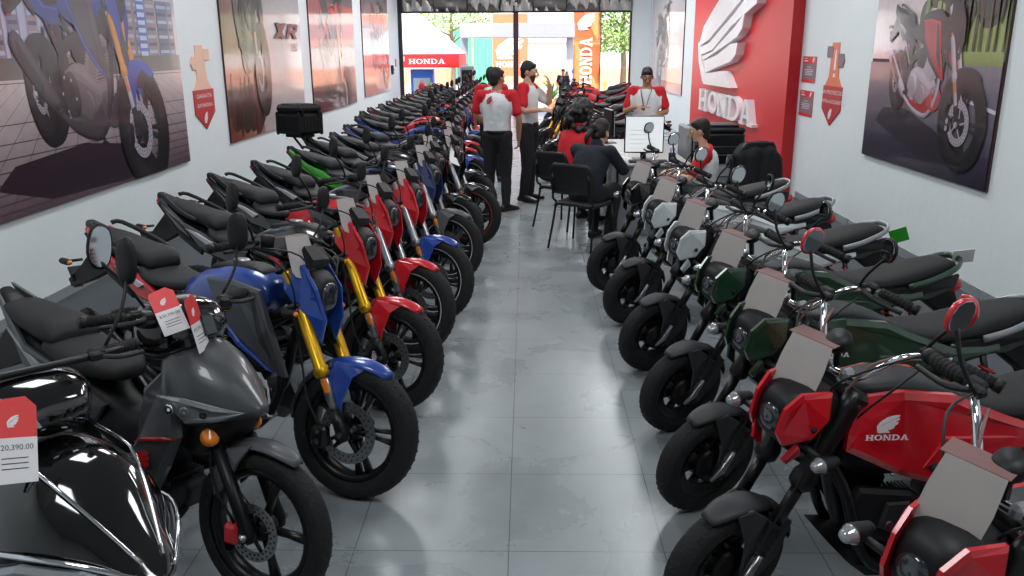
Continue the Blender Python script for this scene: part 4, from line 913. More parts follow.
class Pic:
    """flat picture: coloured polygons in (u, v) layered by a few tenths of a millimetre"""
    def __init__(s, W, H): s.W, s.H = W, H; s.v = []; s.f = []; s.c = []; s.k = 0
    def poly(s, pts, cols, k=None):
        """cols: one colour or one per vertex (sRGB 0-255)"""
        s.k = s.k + 1 if k is None else k
        if not isinstance(cols[0], (tuple, list)): cols = [cols] * len(pts)
        o = len(s.v)
        s.v += [(u, v, .0004 + .00012 * s.k) for u, v in pts]; s.f.append(list(range(o, o + len(pts)))); s.c.append([rgb(c) for c in cols])
    def rect(s, a, b, c, d, c0, c1=None): s.poly([(a, b), (c, b), (c, d), (a, d)], [c0, c0, c1 or c0, c1 or c0])
    def ellipse(s, cu, cv, ru, rv, col, n=28): s.poly([(cu + ru * cos(2 * pi * k / n), cv + rv * sin(2 * pi * k / n)) for k in range(n)], col)
    def bike(s, root, az, el, dist, cu, cv, hgt, aim=(0, 0, .5), swap=None, light=(.5, -.5, .8), base=.35, tint=(1, 1, 1), relief=.012, flip=False):
        swap = swap or {}; az = radians(az); el = radians(el)
        cam = V((cos(az) * cos(el), sin(az) * cos(el), sin(el))) * dist + V(aim)
        f = (V(aim) - cam).normalized(); r = f.cross(V((0, 0, 1))).normalized(); up = r.cross(f)
        k = hgt * dist; L = V(light).normalized(); z0 = .0004 + .00012 * (s.k + 2) + relief / 2
        def rec(o, M):
            M = M @ o.matrix_local if o is not root else Matrix()
            if o.type == 'MESH':
                me = o.data; vs = []
                for v in me.vertices:
                    p = M @ v.co - cam; d = p.dot(f); vs.append((p.dot(r) / d * k, p.dot(up) / d * k, -(d - dist)))
                cols = []
                for sl in me.materials:
                    n = swap.get(sl.name, sl.name); n = {'PAINT': 'blue paint', 'SHROUD': 'dark grey plastic', 'ACCENT': 'blue paint'}.get(n, n); cols.append(PCOL.get(n, (40, 40, 42)))
                o0 = len(s.v); s.v += [(cu + a, cv + b, z0 + max(-1.2, min(1.2, c)) * relief / 2.4) for a, b, c in vs]
                N3 = M.to_3x3()
                for p in me.polygons:
                    n = (N3 @ p.normal).normalized(); ctr = M @ p.center
                    if n.dot(ctr - cam) > 0: continue
                    sh = base + (1.25 - base) * max(0, n.dot(L)) ** 1.2; c = cols[p.material_index] if cols else (40, 40, 40)
                    cc = rgb(c); cc = tuple(min(1, x * sh * t) for x, t in zip(cc, tint)) + (1,)
                    s.f.append([o0 + i for i in p.vertices]); s.c.append([cc] * len(p.vertices))
            for ch in kids(o): rec(ch, M)
        rec(root, Matrix()); s.k += int(relief / .00012) + 3
    def build(s, parent, fn):
        used = {}; vs = []; fs = []
        me = bpy.data.meshes.new('picture'); me.from_pydata([(a, b, c) for a, b, c in s.v], [], s.f)
        at = me.color_attributes.new('ink', 'FLOAT_COLOR', 'CORNER')
        flat = [x for f in s.c for c in f for x in c]; at.data.foreach_set('color', flat)
        bm = bmesh.new(); bm.from_mesh(me)
        for co, no in (((0, 0, 0), (-1, 0, 0)), ((s.W, 0, 0), (1, 0, 0)), ((0, 0, 0), (0, -1, 0)), ((0, s.H, 0), (0, 1, 0))):
            bmesh.ops.bisect_plane(bm, geom=bm.verts[:] + bm.edges[:] + bm.faces[:], plane_co=co, plane_no=no, clear_outer=True)
        bmesh.ops.delete(bm, geom=[v for v in bm.verts if not v.link_faces], context='VERTS')
        for v in bm.verts: v.co = fn(*v.co)
        bm.to_mesh(me); bm.free(); me.materials.append(MATS['print'])
        for p in me.polygons: p.use_smooth = False
        o = bpy.data.objects.new('picture', me); COL.objects.link(o); o.parent = parent; return o
PCOL = {'black plastic': (34, 34, 38), 'satin black': (40, 40, 45), 'dark grey plastic': (80, 80, 86), 'seat vinyl': (40, 40, 44), 'rubber': (30, 30, 32), 'engine metal': (120, 116, 118), 'dark metal': (64, 62, 66), 'steel': (190, 190, 195), 'chrome': (220, 220, 225),
        'gold anodised': (214, 150, 50), 'fork upper': (226, 150, 50), 'amber lens': (240, 130, 30), 'red lens': (200, 30, 30), 'clear lens': (220, 225, 230), 'mirror glass': (190, 200, 210), 'blue paint': (50, 80, 170), 'red paint': (200, 40, 40), 'navy paint': (40, 56, 100), 'black paint': (30, 28, 34),
        'rubber stripe': (40, 40, 42), 'mudguard': (70, 66, 72), 'silver paint': (180, 178, 182), 'hole': (20, 20, 20), 'gloss black': (24, 24, 26), 'cable': (20, 20, 20), 'red caliper': (190, 40, 40), 'spring red': (160, 40, 40)}
for k, c in (('PAINT', (28, 66, 150)), ('SHROUD', (60, 62, 67)), ('ACCENT', (190, 190, 195)), ('BODY', (62, 63, 67)), ('MIRROR', (22, 22, 24)), ('RAIL', (176, 178, 182)), ('ENGINECOVER', (30, 30, 32))):
    mat(k, c, .38, coat=.4)
# ------------------------------------------------------------------ the room
XL, XR, YF, YB, HC = -3.65, 3.50, 25.0, -3.5, 4.2
def tile_material():
    m = bpy.data.materials.new('floor tiles'); m.use_nodes = True; nt = m.node_tree; b = nt.nodes['Principled BSDF']; N = nt.nodes.new; Lk = nt.links.new
    tc = N('ShaderNodeTexCoord'); sp = N('ShaderNodeSeparateXYZ'); Lk(tc.outputs['Object'], sp.inputs[0])
    def line(sock, off, per, w):
        a = N('ShaderNodeMath'); a.operation = 'SUBTRACT'; Lk(sock, a.inputs[0]); a.inputs[1].default_value = off - per * 40
        c = N('ShaderNodeMath'); c.operation = 'PINGPONG'; Lk(a.outputs[0], c.inputs[0]); c.inputs[1].default_value = per / 2
        d = N('ShaderNodeMath'); d.operation = 'LESS_THAN'; Lk(c.outputs[0], d.inputs[0]); d.inputs[1].default_value = w; return d.outputs[0]
    g = N('ShaderNodeMath'); g.operation = 'MAXIMUM'; Lk(line(sp.outputs['X'], -.068, .604, .0022), g.inputs[0]); Lk(line(sp.outputs['Y'], 2.864, .617, .0022), g.inputs[1])
    n1 = N('ShaderNodeTexNoise'); n1.inputs['Scale'].default_value = 1.7; n1.inputs['Detail'].default_value = 7; n1.inputs['Roughness'].default_value = .62; n1.inputs['Distortion'].default_value = .6; Lk(tc.outputs['Object'], n1.inputs['Vector'])
    cr = N('ShaderNodeValToRGB'); Lk(n1.outputs['Fac'], cr.inputs[0]); cr.color_ramp.elements[0].position = .3; cr.color_ramp.elements[0].color = rgb((124, 130, 133)); cr.color_ramp.elements[1].position = .72; cr.color_ramp.elements[1].color = rgb((150, 156, 159))
    mx = N('ShaderNodeMix'); mx.data_type = 'RGBA'; Lk(g.outputs[0], mx.inputs['Factor']); Lk(cr.outputs[0], mx.inputs['A']); mx.inputs['B'].default_value = rgb((86, 88, 88)); Lk(mx.outputs['Result'], b.inputs['Base Color'])
    mr = N('ShaderNodeMapRange'); Lk(n1.outputs['Fac'], mr.inputs['Value']); mr.inputs['To Min'].default_value = .20; mr.inputs['To Max'].default_value = .36; Lk(mr.outputs[0], b.inputs['Roughness'])
    b.inputs['Specular IOR Level'].default_value = .55
    MATS['floor tiles'] = m
tile_material()
mat('wall plaster', (232, 238, 239), .75, bump=.35, bscale=9, var=.03, scale=3)
mat('ceiling white', (190, 192, 192), .85); mat('red panel', (214, 36, 42), .42, var=.05, bump=.08, bscale=6); mat('red panel edge', (176, 14, 26), .4)
mat('sign white', (238, 236, 238), .4); mat('pole maroon', (62, 34, 38), .5); mat('frame black', (30, 30, 34), .45); mat('poster edge', (60, 30, 36), .5)
mat('shutter metal', (168, 164, 160), .3, .35, bump=1.0, bscale=5, var=.3, scale=3); mat('pavement', (196, 192, 186), .85); mat('asphalt', (120, 118, 116), .85)
mat('tube light', (255, 255, 255), emit=3); mat('fixture white', (220, 222, 222), .5)
def struct(name, mb):
    o = mb.build(name); o['kind'] = 'structure'; return o
def bx(name, a, b, m): return struct(name, MB().box([(p + q) / 2 for p, q in zip(a, b)], [abs(q - p) for p, q in zip(a, b)], m, bev=.001))
bx('floor', (XL - .2, YB - .2, -.1), (XR + .2, YF + .1, 0), 'floor tiles')
bx('ceiling', (XL - .2, YB - .2, HC), (XR + .2, YF + .1, HC + .1), 'ceiling white')
bx('wall_left', (XL - .15, YB - .1, 0), (XL, YF + .1, HC), 'wall plaster')
bx('wall_right', (XR, YB - .1, 0), (XR + .15, YF + .1, HC), 'wall plaster')
bx('wall_back', (XL, YB - .15, 0), (XR, YB, HC), 'wall plaster')
w = MB().box((3.24, YF, HC / 2), (.56, .16, HC), 'wall plaster', bev=.002).box((-.2, YF, 3.80), (7.0, .16, .8), 'wall plaster', bev=.002)
struct('wall_front', w)
f = MB().box((XL + .055, YF - .02, 1.7), (.11, .14, 3.4), 'frame black', bev=.01).box((2.95, YF - .04, 1.7), (.05, .14, 3.4), 'frame black', bev=.01)
struct('trim_1', f)
mat('dark floor strip', (62, 68, 74), .5, var=.12)
bx('trim_2', (2.15, YB, 0), (XR - .012, 10.9, .004), 'dark floor strip'); bx('trim_3', (XL + .012, YB, 0), (-2.3, YF - .2, .004), 'dark floor strip')  # thin dark strips laid over the floor along both side walls
bx('baseboard_right', (XR - .012, YB, 0), (XR, 10.9, .085), 'floor tiles'); bx('baseboard_left', (XL, YB, 0), (XL + .012, YF - .1, .085), 'floor tiles')
# roller shutter, gathered above the opening
sh = MB()
for k in range(7):
    x0 = XL + .12 + k * .93; x1 = x0 + .92
    sh.loft([[V((x0 + (x1 - x0) * i / 10, YF - .17 + .035 * sin(i * 1.9 + k * 2 + z * 7), z + .015 * sin(i * 1.3 + k))) for i in range(11)] for z in (2.86, 2.95, 3.05, 3.18, 3.32, 3.45)], 'shutter metal', caps=False)
    sh.tube([(x0, YF - .18, 2.88), (x0, YF - .18, 3.45)], .018, 'frame black', 6)
sh.tube([(XL + .1, YF - .19, 2.86), (2.93, YF - .19, 2.86)], [(.02, .03)] * 2, 'frame black', 8)
tag(sh.build('roller_shutter'), 'dented silver metal roller shutter raised above the street entrance', 'shutter')
p = MB().box((-.30, YF - .12, 1.6), (.15, .12, 3.2), 'pole maroon', bev=.01).box((-.30, YF - .12, .02), (.24, .2, .04), 'pole maroon')
tag(p.build('support_post'), 'dark maroon square steel post in the middle of the entrance', 'post')
# ceiling lamps
for i, y in enumerate((1.0, 5.0, 9.0, 13.0, 17.0, 21.0)):
    for x in (-1.7, 1.6):
        r = empty('ceiling_light', (x, y, HC)); tag(r, 'long white twin tube ceiling light above the aisle', 'ceiling light', 'twin tube lights on the ceiling')
        MB().box((0, 0, -.03), (.22, 1.3, .06), 'fixture white', bev=.01).build('housing', r)
        for q in (-.05, .05): MB().tube([(q, -.6, -.085), (q, .6, -.085)], .015, 'tube light', 10).build('tube', r)
        L = bpy.data.lights.new('tube lamp', 'AREA'); L.shape = 'RECTANGLE'; L.size = .9; L.size_y = 1.3; L.energy = (50, 52, 54, 68, 90, 115)[i]; L.color = (.93, .97, 1)
        o = bpy.data.objects.new('tube_lamp', L); COL.objects.link(o); o.location = (x, y, HC - .13)
# red branded panel with the wing emblem
r = empty('brand_panel', (XR - .002, 0, 0)); tag(r, 'big red wall panel carrying raised white wing emblem and HONDA letters', 'sign')
mb = MB().box((-.075, (11.15 + 17.6) / 2, 1.95), (.15, 17.6 - 11.15, 3.9), 'red panel', bev=.003); mb.box((-.078, 11.146, 1.95), (.150, .012, 3.9), 'red panel edge', bev=.001); mb.build('panel', r)
fx = -.155
WU = lambda px, py: None
BIGW = [[(0.12, 2.01), (0.37, 2.24), (1.0, 2.47), (1.53, 2.64), (2.45, 2.92), (3.5, 3.05), (4.09, 3.02), (4.07, 2.83), (3.78, 2.74), (3.27, 2.62), (0.91, 2.02), (0.18, 1.92)],
        [(0.2, 1.88), (0.93, 1.96), (2.61, 2.37), (3.4, 2.6), (4.02, 2.64), (3.96, 2.47), (3.34, 2.36), (2.49, 2.20), (1.2, 1.84), (0.32, 1.76)],
        [(0.33, 1.72), (1.21, 1.81), (2.68, 2.17), (3.3, 2.36), (3.22, 2.16), (2.93, 2.04), (2.41, 1.95), (1.22, 1.77), (0.48, 1.66)],
        [(0.53, 1.64), (1.6, 1.76), (2.5, 1.93), (2.98, 1.95), (2.9, 1.77), (2.58, 1.66), (1.65, 1.56), (0.75, 1.45)],
        [(0.72, 1.42), (1.68, 1.49), (2.17, 1.51), (2.66, 1.26), (0.66, 1.24), (0.5, 1.29)],
        [(-0.09, 1.95), (0.10, 2.0), (0.16, 1.9), (0.33, 1.64), (0.66, 1.42), (0.60, 1.24), (0.45, 1.3), (0.04, 1.64)]]
mb = MB(); fn = lambda u, v, d: V((-.15 - d, 16.4 - u, v))
for i, p in enumerate(BIGW): mb.poly(p, fn, 'sign white', 0, .13 - .001 * i)
mb.build('wing_emblem', r)
mb = MB(); word(mb, 'HONDA', lambda u, v, d: V((-.15 - d, 16.30 - u * .378, .76 + v * .378)), 'sign white', 0, .10, .10, 1.98); mb.build('lettering', r)

# ------------------------------------------------------------------ motorcycle prototypes
nk = make_naked(12); mp = make_moped(20); ub = make_underbone(8); sc = make_scooter(6); index_kids()

# ------------------------------------------------------------------ posters
def poster(label, side, y0, y1, z0, z1):
    r = empty('poster', ((XL + .012) if side < 0 else (XR - .012), (y0 + y1) / 2, z0)); tag(r, label, 'poster')
    W = y1 - y0; H = z1 - z0
    MB().box((0, 0, H / 2), (.024, W, H), 'poster edge', bev=.002).build('board', r)
    if side < 0: fn = lambda u, v, d: V((.012 + d, u - W / 2, v))
    else: fn = lambda u, v, d: V((-.012 - d, W / 2 - u, v))
    return r, Pic(W, H), fn
rnd = random.Random(3)
# 1: blue street motorcycle on paving before a skyline
r, P, fn = poster('big glossy poster of a blue motorcycle on brick paving before city towers', -1, 5.30, 9.03, .73, 3.15)
P.rect(0, .85, P.W, P.H, (196, 186, 200), (120, 150, 196)); P.rect(2.6, .85, P.W, P.H, (226, 196, 190), (150, 168, 205))
for k in range(15):
    a = .02 + k * .25; w = rnd.uniform(.12, .26); h = rnd.uniform(.45, 1.5) if k % 3 else 1.7
    if 1.0 < a < 2.0: h *= .7
    c = rnd.choice([(96, 104, 132), (120, 110, 130), (84, 92, 118), (140, 122, 130)]); P.rect(a, 1.02, a + w, 1.02 + h, c, tuple(min(255, q + 26) for q in c)); kk = P.k + 1
    for i in range(int(h / .07)): P.poly([(a + .02, 1.05 + i * .07), (a + w - .02, 1.05 + i * .07), (a + w - .02, 1.08 + i * .07), (a + .02, 1.08 + i * .07)], (168, 180, 205) if i % 2 else (70, 78, 104), kk)
    P.k = kk
P.rect(2.83, 1.02, 3.02, 2.42, (60, 96, 170), (90, 130, 200)); kk = P.k + 1
for i in range(18): P.poly([(2.85, 1.1 + i * .07), (3.0, 1.1 + i * .07), (3.0, 1.14 + i * .07), (2.85, 1.14 + i * .07)], (190, 205, 230), kk)
P.k = kk
P.rect(0, .92, P.W, 1.10, (120, 112, 110), (96, 96, 88)); P.rect(0, 0, P.W, .95, (92, 70, 80), (206, 190, 190))
kk = P.k + 1
for i in range(9):                                     # paving rows in perspective
    v = .93 * (1 - (i / 9) ** .55) if i else .93
    P.poly([(0, v), (P.W, v), (P.W, v - .006 - .001 * i), (0, v - .006 - .001 * i)], (84, 66, 74), kk)
for k in range(-14, 26):
    u0 = 1.8 + k * .16; u1 = 1.8 + k * .46
    P.poly([(u0, .93), (u0 + .004, .93), (u1 + .014, 0), (u1, 0)], (88, 70, 78), kk)
P.k = kk
P.poly([(.35, .22), (1.0, .06), (2.3, .02), (2.9, .12), (2.7, .3), (1.6, .42), (.6, .36)], (50, 36, 46))
P.bike(nk, -38, 7, 3.6, 1.87, 1.19, 1.68, aim=(0, 0, .62), tint=(1.0, .88, .96), base=.36, swap={'fork upper': 'gold anodised'})
P.build(r, fn)
# 2: dirt bike head-on, lettering
r, P, fn = poster('glossy poster with a dark motorcycle seen head-on, boulders and the letters XR', -1, 10.38, 14.0, .77, 3.3)
P.rect(0, 0, P.W, P.H, (158, 120, 110), (120, 116, 124)); P.poly([(1.4, 0), (P.W, 0), (P.W, P.H), (1.0, P.H)], [(196, 180, 176), (206, 196, 196), (170, 170, 176), (150, 150, 158)])
P.poly([(0, 0), (.9, 0), (.6, P.H), (0, P.H)], [(120, 50, 36), (170, 110, 90), (150, 120, 112), (110, 60, 50)])
for k in range(26):
    u = .05 + .05 * k; P.ellipse(u + rnd.uniform(-.02, .02), .15 + rnd.uniform(0, .42), .16, .14, (96 - 2 * k % 40, 46, 34))
for k in range(16): P.ellipse(.1 + .085 * k, .2 + rnd.uniform(-.05, .45), .035, .2, (54, 22, 18))
P.bike(nk, -14, 6, 5, 1.12, 1.60, 1.75, aim=(0, 0, .62), tint=(.95, .85, .92), base=.3, swap={'PAINT': 'black paint', 'fork upper': 'dark metal'})
P.k += 2; d0 = .0004 + .00012 * P.k
pm = P.build(r, fn)
t = MB()
mat('poster ink', (120, 24, 30), .4)
for k_, q in enumerate(([(0, 0), (.22, 0), (.66, .36), (.44, .36)], [(.10, .36), (.30, .36), (.52, 0), (.32, 0)], [(.60, 0), (.76, 0), (.96, .36), (.80, .36)], [(.86, .36), (1.30, .36), (1.22, .28), (.82, .28)], [(1.16, .34), (1.32, .34), (1.22, .17), (1.08, .17)], [(.76, .21), (1.18, .21), (1.12, .13), (.73, .13)], [(.92, .15), (1.08, .15), (1.22, 0), (1.04, 0)])):
    t.poly([(2.12 + a, 1.26 + b * .62) for a, b in q], lambda u, v, d: fn(u, v, .017 + d), 'poster ink', 0, .001 + .0006 * k_)
t.join(text_mb('150', lambda u, v, d: fn(2.95 + u * 1.5, 1.08 + v, .018), 'poster ink', .17)); t.build('lettering', r)
# 3 and 4
r, P, fn = poster('glossy poster with a dark red scene and large motorcycle wheel, third along left wall', -1, 14.62, 18.35, .79, 3.4)
P.rect(0, 0, P.W, P.H, (96, 40, 48), (120, 112, 118)); P.poly([(0, 1.1), (P.W, 1.2), (P.W, 1.9), (0, 1.9)], [(190, 60, 62), (214, 90, 86), (206, 96, 90), (170, 70, 76)])
P.bike(nk, -30, 8, 4, 2.0, .95, 2.2, aim=(.2, 0, .55), tint=(1.1, .7, .75), base=.5, swap={'PAINT': 'red paint', 'SHROUD': 'black paint'}); P.build(r, fn)
r, P, fn = poster('glossy reddish poster nearest the street on the left wall', -1, 19.35, 22.95, .83, 3.4)
P.rect(0, 0, P.W, P.H, (176, 140, 134), (110, 100, 108)); P.poly([(0, .9), (P.W, .9), (P.W, 1.5), (0, 1.5)], [(214, 190, 180), (210, 70, 70), (206, 60, 60), (220, 190, 180)])
P.bike(nk, -40, 8, 5, 2.2, 1.3, 1.7, aim=(0, 0, .6), tint=(1.2, .95, .9), base=.7, swap={'PAINT': 'red paint'}); P.build(r, fn)
# right wall
r, P, fn = poster('poster of a black and red motorcycle with silver exhaust on a tree-lined road', 1, 6.38, 8.80, .82, 2.85)
P.rect(0, .95, P.W, P.H, (226, 200, 196), (190, 190, 200)); P.rect(1.1, 1.0, P.W, P.H, (150, 170, 90), (70, 84, 56))
for k in range(60):
    u = rnd.uniform(1.05, P.W); P.ellipse(u, rnd.uniform(1.25, P.H), rnd.uniform(.04, .16), rnd.uniform(.05, .16), rnd.choice([(74, 96, 44), (110, 136, 60), (52, 70, 38), (156, 170, 96), (60, 58, 44)]))
for k in range(13):
    u = 1.1 + k * .105 + rnd.uniform(-.02, .02); P.poly([(u, .98), (u + .035, .98), (u + .03 + rnd.uniform(-.08, .08), P.H), (u + rnd.uniform(-.08, .08), P.H)], rnd.choice([(78, 60, 50), (96, 76, 62), (60, 48, 44)]))
P.rect(.8, .90, P.W, 1.02, (116, 140, 60), (150, 160, 84)); P.rect(0, 0, P.W, .92, (48, 44, 62), (122, 116, 130))
P.rect(0, 0, P.W, .25, (40, 34, 52), (60, 54, 74))
P.poly([(.62, .56), (.70, .57), (1.02, .40), (.95, .38)], (226, 224, 230)); P.poly([(1.55, .70), (1.6, .72), (2.42, .60), (2.42, .57)], (216, 214, 220))
P.poly([(.25, .36), (1.3, .10), (1.95, .12), (1.9, .28), (.9, .52), (.4, .5)], (40, 36, 50))
P.bike(nk, -48, 8, 2.7, 1.25, .98, 1.12, aim=(0, 0, .62), tint=(1.0, .84, .92), base=.3, swap={'PAINT': 'black paint', 'SHROUD': 'red paint', 'ACCENT': 'silver paint', 'fork upper': 'steel', 'spring red': 'steel', 'dark metal': 'steel', 'engine metal': 'silver paint', 'dark grey plastic': 'black paint', 'black plastic': 'hole'})
P.build(r, fn)
r, P, fn = poster('pale glossy poster on the right wall nearest the street', 1, 19.45, 24.4, .83, 3.4)
P.rect(0, 0, P.W, P.H, (226, 196, 186), (206, 206, 214)); P.rect(0, 0, P.W, .25, (176, 30, 44), (190, 60, 66))
P.bike(nk, -150, 8, 5, 2.4, 1.3, 1.6, aim=(0, 0, .6), tint=(1.8, 1.6, 1.5), base=1.3, swap={'PAINT': 'white paint', 'SHROUD': 'silver paint', 'rubber': 'dark grey plastic'}); P.build(r, fn)

# ------------------------------------------------------------------ small wall signs
mat('sign orange', (232, 120, 84), .4); mat('sign red', (190, 36, 40), .4); mat('sign bright red', (220, 50, 50), .4); mat('sign mauve', (138, 114, 120), .5); mat('sign peach', (236, 190, 166), .4)
def key_sign(side, yc, label, l1, l2, up):
    r = empty('wall_sign', (XL if side < 0 else XR, yc, 1.05)); tag(r, label, 'sign')
    fn = (lambda u, v, d: V((d, u, v))) if side < 0 else (lambda u, v, d: V((-d, -u, v)))
    mb = MB(); mb.poly([(-.30, .40), (-.30, .14), (0, -.04), (.30, .14), (.30, .40)], fn, 'sign red', 0, .012)
    mb.poly([(-.26, .40), (.26, .40), (.15, .50), (.09, .88), (-.13, .88), (-.16, .50)], fn, up, 0, .010)
    mb.poly([(-.02, .42), (-.02, .40), (.10, .40), (.10, .42)], fn, up, 0, .011)
    t = -1 if side < 0 else 1
    mb.poly([(t * .10, .62), (t * .25, .62), (t * .29, .68), (t * .25, .76), (t * .10, .76)][::t], fn, up if side < 0 else 'sign mauve', 0, .014)
    mb.poly([(-t * .08, .72), (-t * .27, .72), (-t * .27, .84), (-t * .08, .84)][::t], fn, up if side < 0 else 'sign mauve', 0, .013); mb.build('board', r)
    mb = MB()
    mb.join(text_mb(l1, lambda u, v, d: fn(u * 1.5, .31 + v, .0135), 'sign white', .062, align='CENTER')); mb.join(text_mb(l2, lambda u, v, d: fn(u * 1.5, .21 + v, .0135), 'sign white', .055, align='CENTER'))
    wing(mb, lambda u, v, d: fn(-.06 + u * .14, .03 + v * .12, .0125 + d), 'sign white', 0, .001)
    if side > 0: mb.poly([(-.02, .58), (.04, .58), (.03, .80), (0, .80)], fn, 'sign white', .010, .0115); mb.poly([(-.02, .50), (.04, .50), (.04, .54), (-.02, .54)], fn, 'sign white', .010, .0115)
    mb.build('lettering', r)
key_sign(-1, 9.66, 'key-shaped red wall sign between the first two posters on the left', 'GARANTÍA', 'EXTENDIDA', 'sign peach')
key_sign(1, 9.90, 'orange and red key-shaped wall sign beside the right hand motorcycle poster', 'PLAN PROTECCION', 'CONTRA ACCIDENTES', 'sign orange')
for i, z in enumerate((1.05, 1.46)):
    r = empty('notice', (XR, 10.79, z)); tag(r, ['lower of two small red and grey notices beside the red panel', 'upper of two small red and grey notices beside the red panel'][i], 'notice', None)
    fn = lambda u, v, d: V((-d, -u, v))
    MB().poly([(-.25, 0), (.25, 0), (.25, .31), (-.25, .31)], fn, 'sign mauve', 0, .008).build('board', r)
    mb = MB().poly([(-.25, .23), (.25, .23), (.25, .31), (-.25, .31)], fn, 'sign bright red', .008, .0095); mb.poly([(-.25, 0), (.25, 0), (.25, .035), (-.25, .035)], fn, 'sign bright red', .008, .0095); mb.build('band', r)
    mb = MB(); wing(mb, lambda u, v, d: fn(.12 + u * .09, .24 + v * .06, .0095 + d), 'sign white', 0, .001)
    mb.poly([(-.2, .29), (-.08, .29), (-.08, .282), (-.2, .282)], fn, 'sign white', .0095, .0105); mb.poly([(-.2, .262), (-.05, .262), (-.05, .248), (-.2, .248)], fn, 'sign white', .0095, .0105)
    for q, (w, v) in enumerate(((.08, .18), (.15, .15), (.16, .13), (.13, .11), (.14, .09))): mb.poly([(-w, v), (w, v), (w, v + .006), (-w, v + .006)], fn, 'sign white', .008, .0085)
    mb.build('lettering', r)
r = empty('switch_box', (XL, 23.4, 1.33)); tag(r, 'small grey switch box on the left wall beside the entrance', 'switch box'); MB().box((.03, 0, 0), (.06, .16, .24), 'dark grey plastic', bev=.01).build('box', r); MB().box((.065, 0, .02), (.012, .05, .06), 'black plastic').build('switch', r)
r = empty('notice', (XL, 24.2, 1.5)); tag(r, 'tiny red notice on the left wall at the entrance', 'notice'); MB().box((.006, 0, 0), (.012, .2, .2), 'sign red', bev=.002).build('board', r)

# ------------------------------------------------------------------ motorcycle placement
mat('spring', (20, 20, 20))
EXT = Matrix()
import itertools
NK = dict(PAINT='blue paint', SHROUD='grey matte paint', ACCENT='silver paint')
rowL = [  # front wheel x, y, heading, label, swaps, side group
 (-.76, 3.29, -31, 'blue motorcycle with gold forks and grey tank shroud, red tail', {'PAINT': 'blue paint'}),
 (-.74, 4.20, -30, 'red motorcycle with gold forks and dark tank, beside the blue one', {'PAINT': 'red paint', 'SHROUD': 'black paint'}),
 (-.745, 5.06, -30, 'motorcycle with bright red fender, silver fork tubes and white wheel stripe', {'PAINT': 'red paint', 'fork upper': 'steel', 'rubber stripe': 'white stripe', 'SHROUD': 'black paint'}),
 (-.67, 5.74, -31, 'motorcycle with blue front fender, red headlight cowl and white wheel stripe', {'PAINT': 'blue paint', 'fork upper': 'steel', 'rubber stripe': 'white stripe', 'SHROUD': 'grey matte paint'}),
 (-.655, 6.75, -31, 'navy motorcycle with grey front fender and green tail trim', {'PAINT': 'navy paint', 'fork upper': 'steel', 'rubber stripe': 'white stripe', 'ACCENT': 'lime paint', 'SHROUD': 'black paint'}),
 (-.69, 7.55, -31, 'all black motorcycle carrying a square black top box', {'PAINT': 'black paint', 'fork upper': 'steel', 'rubber stripe': 'white stripe', 'SHROUD': 'black paint'}),
 (-.55, 8.12, -30, 'black motorcycle with an orange stripe round its front wheel', {'PAINT': 'black paint', 'fork upper': 'steel', 'rubber stripe': 'orange stripe', 'SHROUD': 'black paint'}),
 (-.62, 9.05, -31, 'dark motorcycle with blue rear panel behind the orange striped wheel', {'PAINT': 'black paint', 'ACCENT': 'blue paint', 'fork upper': 'steel', 'SHROUD': 'grey matte paint'}),
 (-.72, 10.35, -30, 'motorcycle with a blue front fender next to the man in black trousers', {'PAINT': 'blue paint', 'fork upper': 'steel', 'rubber stripe': 'white stripe', 'SHROUD': 'black paint'}),
 (-.85, 11.25, -31, 'nearer red fendered motorcycle behind the standing man, from the front', {'PAINT': 'red paint', 'fork upper': 'steel', 'rubber stripe': 'white stripe', 'SHROUD': 'black paint'}),
 (-.86, 12.05, -30, 'farther red fendered motorcycle behind the standing man, from the front', {'PAINT': 'red paint', 'fork upper': 'dark metal', 'SHROUD': 'black paint'}),
 (-.86, 12.9, -31, 'dark grey motorcycle in the far half of the left row', {'PAINT': 'grey matte paint', 'fork upper': 'steel', 'SHROUD': 'black paint'}),
 (-.84, 13.7, -30, 'blue motorcycle in the far half of the left row', {'PAINT': 'blue paint', 'fork upper': 'steel', 'SHROUD': 'black paint'}),
]
for i in range(9):
    sw = [{'PAINT': 'red paint'}, {'PAINT': 'black paint'}, {'PAINT': 'red paint', 'SHROUD': 'red paint'}, {'PAINT': 'white paint'}][i % 4]
    sw = dict({'fork upper': 'dark metal', 'SHROUD': 'black paint'}, **sw)
    rowL.append((-.84 + .02 * (i % 2), 14.5 + .82 * i, -30, None, sw))
FARL = ['red', 'black', 'all red', 'white']
ORD = ['nearest the blue one', 'second behind the blue one', 'third behind the blue one', 'fourth behind the blue one', 'fifth behind the blue one', 'fourth from the street', 'third from the street', 'second from the street', 'closest to the street entrance']
rowobj = []
for i, (fx_, fy, hd, lab, sw) in enumerate(rowL):
    c = copy_tree(nk, None, sw); h = radians(hd)
    c.location = (fx_ - .68 * cos(h), fy - .68 * sin(h), 0); c.rotation_euler = (radians(-5), 0, h)
    if lab is None: lab = FARL[(i - 13) % 4] + ' motorcycle at far end of left row, ' + ORD[i - 13]
    tag(c, lab, 'motorcycle', 'motorcycles standing in the left row'); rowobj.append(c)
def part_swap(root, name, sw):
    for ch in kids(root):
        if ch.name.split('.')[0] == name and ch.type == 'MESH':
            for sl in ch.material_slots:
                if sl.material and sl.material.name in sw: n = sw[sl.material.name]; sl.link = 'OBJECT'; sl.material = MATS[n]
    return root
part_swap(rowobj[0], 'tail_cowl', {'blue paint': 'red paint'}); part_swap(rowobj[1], 'tail_cowl', {'red paint': 'black paint'}); part_swap(rowobj[1], 'fuel_tank', {'red paint': 'black paint'})
